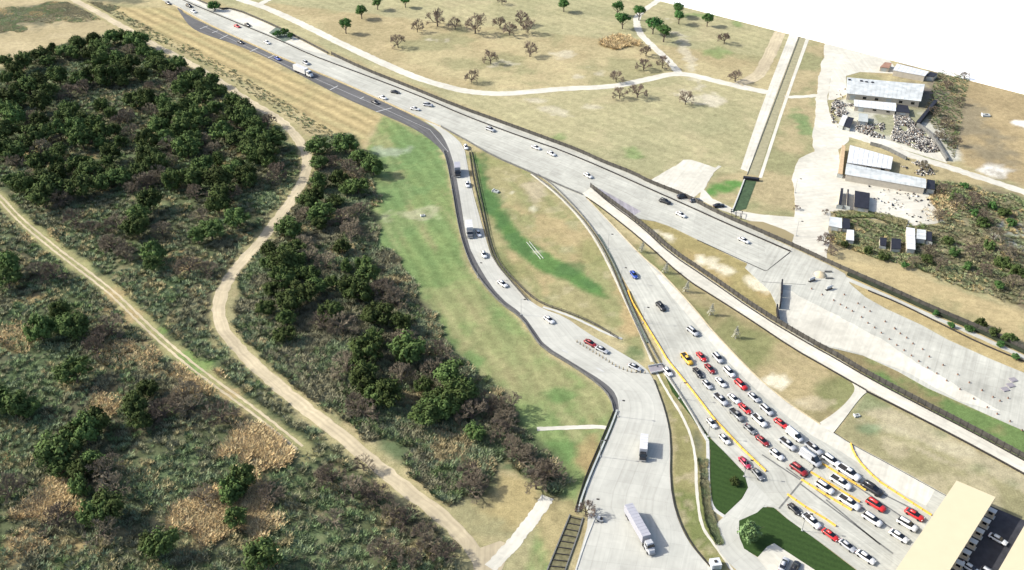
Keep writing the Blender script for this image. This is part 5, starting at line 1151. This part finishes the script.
BA = [(128,48),(114,53),(69,90),(179,83),(170,77),(183,73),(208,117),(126,117),(130,129),(204,138),(212,148),(267,119),(166,159),(274,174),(118,119),(126,113),(57,138),(90,138),(12,103),(147,180),(156,176),(31,174),(59,197),(95,180),(142,180),(159,173),(131,188),(117,221),(110,240),(161,228),(230,192),(201,213),(195,190),(188,263),(205,266),(125,251),(74,216),(90,225),(111,241),(126,250),(38,269),(52,271),(101,332),(95,343),(109,324),(105,467),(114,484),(55,516),(6,488),(101,528),(187,391),(178,399),(191,401),(163,408),(220,410),(202,494),(268,492),
 (331,473),(321,477),(367,490),(376,492),(363,463),(390,511),(380,547),(390,549),(424,532),(430,540),(405,515),(333,517),(352,488),(411,559),(445,551),(335,160),(348,164),(356,170),(276,170),(348,212),(350,225),(358,208),(341,217),(304,212),(304,241),(308,254),(325,260),(321,319),(350,232),(376,288),(389,292),(397,297),(382,286),(406,335),(399,337),(435,347),(446,353),(431,366),(401,374),(357,402),(365,407),(346,362),(342,322),(483,397),(491,403),(500,411),(506,418),(510,403),(472,409),(500,430),(514,445),(527,451),(538,466),(546,472),(554,468),(521,456),(536,479),(468,470),(474,479),(470,485),(20,90),(85,85),(150,110),(170,145),(235,125),(40,148),(15,160),(110,70),(150,85),(30,115)]
LM = [(22,60,"at the left end of the top edge"),(70,48,"along the middle of the top edge"),(118,40,"at the peak of the top edge"),(145,60,"just right of the peak beside the track"),
 (20,88,"below the left end of the top edge"),(85,75,"below the middle of the top edge"),(125,75,"below the peak of the top edge"),(55,105,"left of the upper clearing"),(105,112,"above the small tan clearing"),
 (20,135,"at the far left above the double track"),(50,165,"in the left clump above the double track"),(85,172,"below the small tan clearing"),(115,155,"right of the small tan clearing"),(145,135,"in the centre of the upper wood"),
 (150,170,"below the centre of the upper wood"),(170,108,"in the middle of the upper right wood"),(205,85,"at the upper right edge by the track"),(240,108,"on the right edge above the track bend"),(187,132,"in the clump left of the pale patch"),
 (258,145,"inside the track's sharp right bend"),(205,168,"left of the lit grassy gap"),(245,176,"right of the lit grassy gap"),(215,225,"inside the long left curve of the track"),(150,205,"in the scrub centre of the wood"),(140,245,"between double track and dirt road"),
 (12,270,"at the left edge below the double track"),(65,322,"in the pair of clumps below the double track"),(25,400,"at the left edge lower down"),(142,400,"in the clump left of the tan canes"),(80,430,"in the upper lower-left clump"),(85,475,"in the tall lower-left clump"),(105,515,"near the bottom left corner"),(185,395,"beside the upper tan canes"),(237,500,"among the tan canes"),(160,545,"by the bottom edge"),(190,255,"left of the track's long curve"),
 (340,150,"at the top of the second wood"),(335,190,"in the upper second wood"),(325,215,"below the upper clump of the second wood"),(275,255,"beside the dirt road's diagonal"),(350,270,"in the middle right of the second wood"),(300,280,"in the dense middle of the second wood"),(280,318,"at the lower left of the second wood"),(375,330,"in the lower middle of the second wood"),(395,300,"along the meadow edge"),(430,400,"in the lower clump of the second wood"),(365,385,"above the pale scrub by the road"),(440,355,"along the lower meadow edge"),
 (500,410,"at the brown corner by the meadow"),(540,465,"above the ladder-like channel"),(470,480,"beside the tan triangle field"),(335,480,"in the scrub left of the dirt road"),(372,488,"hugging the left side of the dirt road"),(405,540,"near the bottom edge by the dirt road"),(475,430,"just above the pale scrub slope")]
def labelled(pts, what, sing):
    by = {}
    for p in pts:
        k = min(range(len(LM)), key=lambda i: (LM[i][0] - p[0]) ** 2 + 2.0 * (LM[i][1] - p[1]) ** 2); by.setdefault(k, []).append(p)
    out = []
    for k, ps in by.items():
        ps.sort(); n = len(ps); reg = LM[k][2]
        for i, p in enumerate(ps):
            if n == 1: lb = f'{sing} {reg}'
            elif n == 2: lb = f'{("left", "right")[i]} one of two {what} {reg}'
            elif i == n - 1: lb = f'rightmost of the {what} {reg}'
            elif i == 0: lb = f'leftmost of the {what} {reg}'
            elif i == 1 and n == 3: lb = f'middle one of three {what} {reg}'
            else: lb = f'{ORD[i]} from left of the {what} {reg}'
            out.append((p, lb, f'{what} {reg}'))
    return out
_n0 = len(EV)
for _k in range(4000):
    if len(EV) - _n0 >= 34: break
    x, y = rnd.uniform(0, 290), rnd.uniform(50, 215)
    g_ = P(x, y, 3); sx, sy = np.array([g_.x]), np.array([g_.y])
    if signed(sx, sy, WOOD1)[0] < 5: continue
    d = min(((x - a) ** 2 + 2.2 * (y - b) ** 2) ** .5 for a, b in EV)
    if 11 < d < 19 and (fbm(sx, sy, 30, 71, 2)[0] > .45 or y < 120): EV.append((x, y))
for (p, lb, gp_) in labelled(EV, 'evergreens', 'lone dark evergreen'):
    R = 4.9 * rnd.uniform(.68, 1.25) * (1.05 if p[1] > 300 else 1) * (1.12 if p[1] < 200 and p[0] < 300 else 1)
    evergreen(p[0] + rnd.uniform(-1, 1), p[1], R, lb, gp_)
for (p, lb, gp_) in labelled(BA, 'bare brown trees', 'lone bare brown tree'):
    bare(p[0], p[1], rnd.uniform(6.5, 9.0) * (.85 if p[0] > 300 and p[1] > 440 else 1), lb, gp_)

FG = 'green trees on the upper pasture'
for (x, y, r, lb) in ((345, 23, 8.5, 'round green tree nearest the gravel path, left of the pasture'), (361, 9.5, 7.5, 'green tree just above the one nearest the gravel path'), (377, 1, 7, 'green tree cut by the top edge, left one'), (405, 0, 6, 'green tree cut by the top edge, right one'),
                      (564, 3, 7, 'green tree cut by the top edge in the middle of the pasture'), (618, 5.5, 8, 'upper left green tree of the cluster beside the forking path'), (623, 17.5, 9, 'lower left green tree of the cluster beside the forking path'), (639.6, 9, 9, 'green tree standing right over the forking path'),
                      (653.7, 22, 9.5, 'green tree left of the shadowed one right of the path'), (664.5, 29.5, 10, 'green tree with a long shadow right of the forking path'), (679, 7, 8, 'upper tree of the dark pair near the boundary'), (679.5, 14, 8, 'lower tree of the dark pair near the boundary'), (708, 17, 7.5, 'lone green tree nearest the straight white boundary')):
    R = r * mpp(x, y); evergreen(x, y, R, lb, FG, CF, Hc=R * 1.25, name='field_tree')
for (x, y, r, lb) in ((214, 5, 7, 'green bush tree beside the old frontage strip at the top'), (277, 33, 5, 'left bush of the planted island on the old frontage strip'), (284, 31.5, 6, 'middle bush of the planted island on the old frontage strip'), (290, 35, 5, 'right bush of the planted island on the old frontage strip')):
    R = r * mpp(x, y); evergreen(x, y, R, lb, 'bushes on the old frontage strip', CF, Hc=R * .8, name='roadside_bush')
sheet('planting_bed', [(269, 33), (276, 27.5), (293, 34), (292, 39), (284, 42)], M['cloth'], .2, .2)
BG2 = 'bare trees on the pasture'
for (x, y, h, lb) in ((397.5, 40, 15, 'squat bare tree alone above the gravel path'), (417, 25.5, 13, 'bare tree above and right of the squat one'), (437, 16, 20, 'tallest bare tree in the left group of the pasture'), (455, 22, 14, 'small bare tree right of the tallest bare tree'), (475, 22, 22, 'broad bare tree left of the central pair'),
                      (500, 20, 16, 'left tree of the central bare group near the top'), (509.5, 27, 16, 'second tree of the central bare group near the top'), (521, 17, 17, 'third tree of the central bare group near the top'), (528, 25, 16, 'right tree of the central bare group near the top'),
                      (490.5, 55.5, 16, 'bare tree with long shadow in the middle of the pasture'), (530, 48.5, 16, 'bare tree right of the long-shadowed bare tree'), (471.5, 74.5, 16, 'bare tree just above the bend of the gravel path'), (502, 0, 9, 'bare tree cut by the top edge'),
                      (646.5, 49, 14, 'upper bare tree beside the forking path'), (644, 62.5, 15, 'middle bare tree left of the forking path'), (663, 61, 14, 'bare tree touching the forking path on its right'), (616.5, 74.5, 15, 'bare tree just above the gravel path before the fork'), (620, 91, 15, 'left bare tree of the pair just below the gravel path'), (638, 88.5, 18, 'right bare tree of the pair just below the gravel path'),
                      (686, 97, 15, 'lone bare tree below the fork of the paths'), (725, 36, 15, 'bare tree near the boundary below the lone green tree'), (736, 73.5, 16, 'bare tree at the junction with the canal road')):
    t = bare(x, y, h * mpp(x, y) * 1.05, lb, BG2, BF); t.scale = (t.scale[0] * .82, t.scale[1] * .82, t.scale[2])
# leafy tree on the turf
evergreen(735, 481, 1.5, 'small dark bush alone in the middle of the mown turf wedge', 'bush on the turf', CR, Hc=1.1, name='turf_bush', cat='bush')
SB = sorted([(955, 196, 2.4), (983, 222, 3), (1003, 262, 2.8), (948, 240, 2.4), (1018, 272, 3), (928, 258, 2.2), (990, 245, 2.6), (1005, 212, 2.4)])
for k, (x, y, R_) in enumerate(SB): evergreen(x, y, R_ * 1.2, f'{ORD[k]} from left of the dark dusky bushes in the right brush', 'dusky bushes in the right brush', CR, Hc=1.6, name='scrub_bush', cat='bush')
for x, y, R_, lb in ((845, 244, 1.8, 'leftmost'), (868, 250, 1.8, 'middle one'), (884, 256, 2, 'rightmost')): evergreen(x, y, R_ * 1.2, lb + ' of three dusky bushes below the row of sheds', 'dusky bushes below the row of sheds', CR, Hc=1.4, name='scrub_bush', cat='bush')
t = evergreen(751, 530, 17 * mpp(752, 527), 'young leafy tree with sparse pale green crown on the mown turf', 'trees on the turf', [leaf_crown(77, 30, 34, .7, .075).mesh('crown', M['leaf3'])], Hc=3.6, name='shade_tree')
rt = t
# small grey blades: young dry trees on the slope
yc = MB(); r_ = random.Random(5)
for k in range(260):
    a = r_.uniform(0, 6.28); z = r_.uniform(.12, 1); rr = (1 - z) * .33 + .03; p = Vector((math.cos(a) * rr * r_.uniform(.3, 1) + z * .12, math.sin(a) * rr * r_.uniform(.3, 1), z)); d = Vector((r_.uniform(-.05, .05), r_.uniform(-.05, .05), .09)); u = Vector((math.cos(a + 1.57), math.sin(a + 1.57), 0)) * .025; yc.add([p - u, p + u, p + d * 1.2], [(0, 1, 2)])
ym = yc.mesh('crown', M['greyleaf']); yt = MB(); yt.tube((0, 0, 0), (.08, 0, .8), .03, .012, 5); ytm = yt.mesh('trunk', M['bark'])
for k, (x, y) in enumerate(((641, 252), (664.5, 273), (685.5, 292), (710.5, 315), (735.5, 338))):
    t = thing('grey_sapling', f'{ORD[k]} from the top of the five small grey saplings beside the raised lane', 'sapling', P(x, y), .3 * k, 'grey saplings on the slope'); t.scale = (5.4, 5.4, 4.2)
    link(bpy.data.objects.new('crown', ym), t); link(bpy.data.objects.new('trunk', ytm), t)
for k, (x, y) in enumerate(((936, 313), (951, 324.5), (969, 328), (1001, 344), (1016, 356))):
    evergreen(x, y, 1.7, f'{ORD[k]} from the left of the small shrubs on the verge above the plaza', 'shrubs on the verge above the plaza', CF, Hc=1.2, name='verge_shrub', cat='shrub')
for (x, y, R, lb) in ((981, 323, 2.6, 'left dark clump standing right behind the long fence'), (995, 332, 2.6, 'middle dark clump behind the long fence near the right edge'), (1010, 337.5, 2.6, 'right dark clump behind the long fence near the right edge')):
    evergreen(x, y, R, lb, 'dark clumps behind the fence', CR, Hc=1.8, name='dark_shrub', cat='shrub')
RB1 = [(945, 188, 5), (958, 200, 6), (940, 214, 5), (975, 198, 6), (985, 215, 6), (995, 232, 6), (1010, 250, 6), (975, 250, 5.5)]
RB2 = [(930, 250, 5), (940, 262, 4.5), (985, 268, 5), (1015, 280, 5.5), (915, 260, 4)]
RB3 = [(925, 165, 4), (935, 110, 5), (948, 122, 5), (955, 140, 5), (948, 85, 5), (960, 100, 4.5), (940, 135, 4.5), (965, 75, 4)]
for lst, reg in ((RB1, 'low bare bushes between pale yard and dirt road'), (RB2, 'low bare bushes below the row of sheds'), (RB3, 'low bare bushes right of the junk heaps')):
    for k, (x, y, h) in enumerate(sorted(lst)): bare(x, y, h * 1.15, f'{ORD[k]} from left, {reg}', reg, BT, name='bare_bush')
for k, (x, y, R, lb) in enumerate(((965, 185, 2.2, 'green bush at the top of the right brush beside the dirt road'), (992, 205, 3, 'bright green bush in the middle of the right brush'), (975, 212, 2.6, 'green bush left of the bright green one in the right brush'), (955, 252, 2.6, 'green bush near the light blue house'), (968, 265, 2.4, 'green bush below the middle of the right brush'), (1000, 285, 2.6, 'green bush at the lower right brush'), (905, 265, 2.2, 'green bush below the tall white roofed house'), (1012, 222, 2.8, 'green bush at the right edge beside the pale clearing'))):
    evergreen(x, y, R, lb, 'green bushes in the right brush', CF, Hc=1.6, name='green_bush', cat='bush')
for (x, y, h, lb) in ((826, 238, 6, 'large rusty leafless bush at the foot of the pale yard'), (832, 250, 4.5, 'smaller rusty bush below the large one at the foot of the yard'), (826, 211, 2.5, 'tiny rusty bush in the pale yard above the garden row'), (586, 508, 5, 'grey bare bush over the head of the ladder-like channel'), (797, 207, 2.4, 'small dry bush at the right end of the green ditch field')):
    bare(x, y, h, lb, None or 'single bare bushes', BF, name='bare_bush')

# ---------------------------------------------------------------- brush, canes, junk: what nobody could count
def merged(name, T, F, pts, scale, rot, tint, jitter=.25, zs=None, kind='stuff', z0=0.0):
    T = np.array(T, np.float32); nv = len(T); n = len(pts); F = np.array(F, np.int32)
    c, s = np.cos(rot), np.sin(rot); V = np.empty((n, nv, 3), np.float32)
    V[:, :, 0] = (T[None, :, 0] * c[:, None] - T[None, :, 1] * s[:, None]) * scale[:, None] + pts[:, 0:1]
    V[:, :, 1] = (T[None, :, 0] * s[:, None] + T[None, :, 1] * c[:, None]) * scale[:, None] + pts[:, 1:2]
    V[:, :, 2] = T[None, :, 2] * (zs if zs is not None else scale)[:, None] + z0
    Q = (F[None] + (np.arange(n) * nv)[:, None, None]).reshape(-1, F.shape[1]).astype(np.int32)
    me = bpy.data.meshes.new(name); me.vertices.add(n * nv); me.vertices.foreach_set('co', V.ravel())
    me.loops.add(Q.size); me.loops.foreach_set('vertex_index', Q.ravel()); me.polygons.add(len(Q)); me.polygons.foreach_set('loop_start', np.arange(0, Q.size, F.shape[1], dtype=np.int32)); me.update(calc_edges=True)
    col = np.repeat(tint[:, None, :], nv, 1); fcv = 1 + (nr.rand(n, nv // F.shape[1] + 1, 1) - .5) * 2 * jitter; fcv = np.repeat(fcv, F.shape[1], 1)[:, :nv]
    col = np.clip(col * fcv, 0, 1); col = np.concatenate([col, np.ones((n, nv, 1))], 2).astype(np.float32)
    ca = me.color_attributes.new('tint', 'FLOAT_COLOR', 'POINT'); ca.data.foreach_set('color', col.ravel())
    me.materials.append(M['tint']); o = link(bpy.data.objects.new(name, me))
    if kind: o['kind'] = kind
    return o
def tuft(n, lean, wdt, ln, seed):
    r = random.Random(seed); V = []; F = []
    for k in range(n):
        a = r.uniform(0, 6.28); rr = r.uniform(0, .75); b = Vector((math.cos(a) * rr, math.sin(a) * rr, r.uniform(0, .25))); a2 = a + r.uniform(-1, 1)
        d = Vector((math.cos(a2) * lean, math.sin(a2) * lean, 1)).normalized() * ln * r.uniform(.5, 1.2); u = Vector((math.sin(a2), -math.cos(a2), r.uniform(-.3, .3))) * wdt * r.uniform(.7, 1.3); i = len(V)
        m = b + d * .55 - Vector((0, 0, .05)); V += [b - u * .5, m - u, b + d, m + u]; F.append((i, i + 1, i + 2, i + 3))
    return V, F
def inpoly(polys, n, avoid=(), edge_noise=0.0):
    out = []
    for poly in polys:
        pa = np.array(poly); x0, y0 = pa.min(0); x1, y1 = pa.max(0)
        x = nr.uniform(max(x0, -370), min(x1, 370), n); y = nr.uniform(max(y0, 100), min(y1, 680), n); k = signed(x, y, poly) > 0
        k = signed(x, y, poly) + (fbm(x, y, 11, 321, 3) - .5) * edge_noise > 0; out.append(np.stack([x[k], y[k]], 1))
    p = np.concatenate(out)
    u, v = to_px(p[:, 0], p[:, 1]); p = p[(u > -60) & (u < 1084) & (v < 640)]
    for line, wd in avoid:
        g_ = smooth_line([P(*q_).to_2d() for q_ in line], 1); d2 = np.full(len(p), 1e9)
        for a, b in zip(g_, g_[1:]):
            ex, ey = b - a; t_ = np.clip(((p[:, 0] - a.x) * ex + (p[:, 1] - a.y) * ey) / (ex * ex + ey * ey + 1e-9), 0, 1)
            d2 = np.minimum(d2, (p[:, 0] - a.x - t_ * ex) ** 2 + (p[:, 1] - a.y - t_ * ey) ** 2)
        p = p[d2 > wd * wd]
    return p
ROADL = [(73, 0), (95, 10.5), (118, 24), (145, 40), (189, 63), (223, 83), (246, 100), (280, 119), (293, 132.6), (304, 147), (308, 162), (304, 180), (293, 198), (280, 216), (256, 247), (240, 263), (223, 287), (217, 313), (223, 332), (243, 353), (269, 379), (323, 422), (366, 456), (406, 489), (443, 517), (469, 543), (486, 572)]
TRK = [(-10, 190), (0, 198), (20, 220), (50, 245), (83, 270), (113, 293), (143, 323), (173, 350), (200, 372), (256, 412), (300, 448)]
AV = [(ROADL, 3.6), (TRK, 3.4)]
PAL = [(.15, .20, .10), (.115, .16, .068), (.155, .15, .10), (.18, .215, .13), (.31, .26, .15), (.22, .21, .135)]
def brush(name, polys, n, smin, smax, seed, bias, tpl, avoid=AV, jitter=.35, zmul=1.0):
    p = inpoly(polys, n, avoid, 4.0 if seed == 90 else 14.0 if n > 5500 else 2.0); x, y = p[:, 0], p[:, 1]
    a = fbm(x, y, 22, seed, 3); b = fbm(x, y, 7, seed + 9, 3) + (nr.rand(len(p)) - .5) * .22
    keep = (fbm(x, y, 9, seed + 3, 3) > .33) | (nr.rand(len(p)) < .35); p, x, y, a, b = p[keep], x[keep], y[keep], a[keep], b[keep]
    pal = np.array(PAL); k = np.where(b > .67, 4, np.where(a > .56, 0, np.where(a > .48, 1, 2))); k = np.where((b > .52) & (b <= .67), 3, k); k = np.where(b < .40, 2, k); k = np.where((b < .35), 5, k)
    col = pal[k] * np.array(bias) * (.8 + .4 * nr.rand(len(p), 1)); sc_ = nr.uniform(smin, smax, len(p)); V, F = tpl
    return merged(name, V, F, p, sc_, nr.uniform(0, 6.28, len(p)), col, jitter, zs=sc_ * zmul)
t1_ = tuft(42, .95, .07, .72, 1); t2_ = tuft(20, .9, .13, 1.1, 2)
brush('undergrowth', [WOOD1], 66000, .9, 1.8, 40, (1, 1.04, .95), t1_)
brush('undergrowth', [WOOD2], 36000, .9, 1.8, 60, (1.05, 1.05, 1), t1_)
brush('undergrowth', [BRUSH_R], 8000, .6, 1.15, 80, (1.2, 1.15, 1.0), t1_, avoid=[([(926, 178), (960, 171), (1000, 184), (1030, 194), (1080, 212)], 3)])
def ell(px, py, rx, ry, n=20): return G([(px + rx * math.cos(a * 6.283 / n) * (1 + .12 * math.sin(3.1 * a)), py + ry * math.sin(a * 6.283 / n) * (1 + .12 * math.cos(2.3 * a))) for a in range(n)])
def strip(c, wd): L, R = edge(c, wd); return [tuple(q_) for q_ in L] + [tuple(q_) for q_ in R[::-1]]
brush('undergrowth', [strip([(112, 12), (150, 33), (190, 52), (225, 71), (262, 95), (300, 119), (322, 133), (345, 142)], 8)], 12000, .5, .95, 90, (.95, 1.0, .9), t1_)
brush('undergrowth', [ell(40, 15, 75, 8), ell(75, 8, 45, 6), ell(0, 26, 30, 6)], 6000, .3, .6, 95, (1.7, 1.6, 1.5), t1_, avoid=[(ROADL, 4)])
brush('undergrowth', [strip([(703, 460), (705, 490), (709, 520), (720, 545)], 2.2), G([(940, 70), (970, 78), (962, 110), (955, 160), (935, 130), (925, 110)])], 5000, .4, .85, 97, (1.0, 1.0, .9), t1_, avoid=[])
brush('undergrowth', [strip([(830, 234), (870, 250), (905, 258), (960, 275)], 10), strip([(835, 215), (870, 214), (905, 224)], 5)], 4000, .5, 1.0, 99, (1.4, 1.35, 1.1), t1_, avoid=[])
def canes(name, poly, n, s, cols):
    p = inpoly([poly], int(n * 1.5), [(TRK, 2.8)], 16.0); c0 = np.mean(np.array(poly), 0); r0 = np.max(np.linalg.norm(np.array(poly) - c0, axis=1)); f_ = np.linalg.norm(p - c0, axis=1) / r0; k_ = fbm(p[:, 0], p[:, 1], 12, 66, 4) + (nr.rand(len(p)) - .5) * .34 > .30 + .42 * f_; p = p[k_]; V, F = tuft(13, .95, .05, 1.1, 9); c = np.array(cols)[nr.randint(0, len(cols), len(p))] * (.8 + .4 * nr.rand(len(p), 1))
    sc_ = nr.uniform(.75, 1.25, len(p)) * s; merged(name, V, F, p, sc_, nr.uniform(0, 6.28, len(p)), c, .3)
CT = [(.60, .46, .24), (.44, .32, .16), (.70, .57, .33), (.24, .17, .10), (.64, .47, .24), (.48, .40, .22)]
for (x, y, rx, ry, n_, h_) in ((256, 450, 44, 30, 4200, 1.8), (205, 518, 46, 30, 4000, 1.6), (258, 522, 26, 50, 3600, 1.6), (188, 386, 34, 22, 1000, 1.5), (48, 505, 40, 24, 1700, 1.6), (105, 408, 26, 20, 700, 1.3), (18, 340, 26, 20, 700, 1.3),
                             (620, 41.5, 21, 8, 1500, 1.5), (178, 262, 18, 12, 400, 1.2), (130, 355, 34, 16, 600, 1.2), (945, 208, 20, 22, 500, 1.1), (40, 235, 30, 12, 500, 1.0), (30, 545, 40, 22, 700, 1.0)):
    canes('dry_canes', ell(x, y, rx, ry), n_, h_, CT)
bxT = [(-.5, -.5, 0), (.5, -.5, 0), (.5, .5, 0), (-.5, .5, 0), (-.4, -.5, .6), (.5, -.4, .7), (.45, .5, .6), (-.5, .4, .75)]; bxF = [(4, 5, 6, 7), (0, 1, 5, 4), (1, 2, 6, 5), (2, 3, 7, 6), (3, 0, 4, 7)]
def junk(polys, n, smin, smax, cols):
    p = inpoly(polys, int(n * 3), []); smin *= .4; smax *= .5; n = int(n * 2); k = fbm(p[:, 0], p[:, 1], 4, 77, 3) + (nr.rand(len(p)) - .5) * .2 > .47; p = p[k]; c = np.array(cols)[nr.randint(0, len(cols), len(p))] * (.7 + .5 * nr.rand(len(p), 1))
    merged('scrap_heap', bxT, bxF, p, nr.uniform(smin, smax, len(p)), nr.uniform(0, 6.28, len(p)), c, .05, zs=nr.uniform(.2, .9, len(p)), z0=.02)
JC = [(.55, .54, .5), (.45, .43, .38), (.38, .35, .3), (.42, .39, .33), (.02, .02, .025), (.03, .03, .03), (.02, .02, .025), (.05, .05, .05), (.4, .38, .34), (.4, .38, .33), (.10, .09, .09), (.3, .27, .22), (.2, .14, .1)]
junk([G([(832, 103), (838, 99), (856, 106), (852, 112), (842, 116), (833, 124), (830, 114)])], 900, .5, 1.5, JC)
junk([G([(855, 121), (868, 122), (884, 124), (884, 139), (872, 137), (856, 131)])], 1500, .5, 1.7, JC)
junk([G([(892, 110), (905, 113), (917, 126), (934, 142), (940, 152), (925, 153), (905, 144), (890, 140), (895, 125)])], 3800, .5, 1.6, JC)
junk([G([(840, 94.5), (868, 95), (905, 101), (905, 103), (868, 99), (841, 98)])], 700, .5, 1.2, JC)
junk([G([(905, 160), (925, 160), (935, 175), (920, 176), (900, 166)])], 200, .5, 1.4, JC)

junk([G([(905, 190), (930, 192), (944, 220), (905, 224), (870, 215)]), G([(835, 180), (925, 191), (930, 206), (900, 208), (872, 200), (874, 190)]), G([(836, 84), (846, 84), (846, 140), (836, 130)])], 45, .6, 1.6, JC)
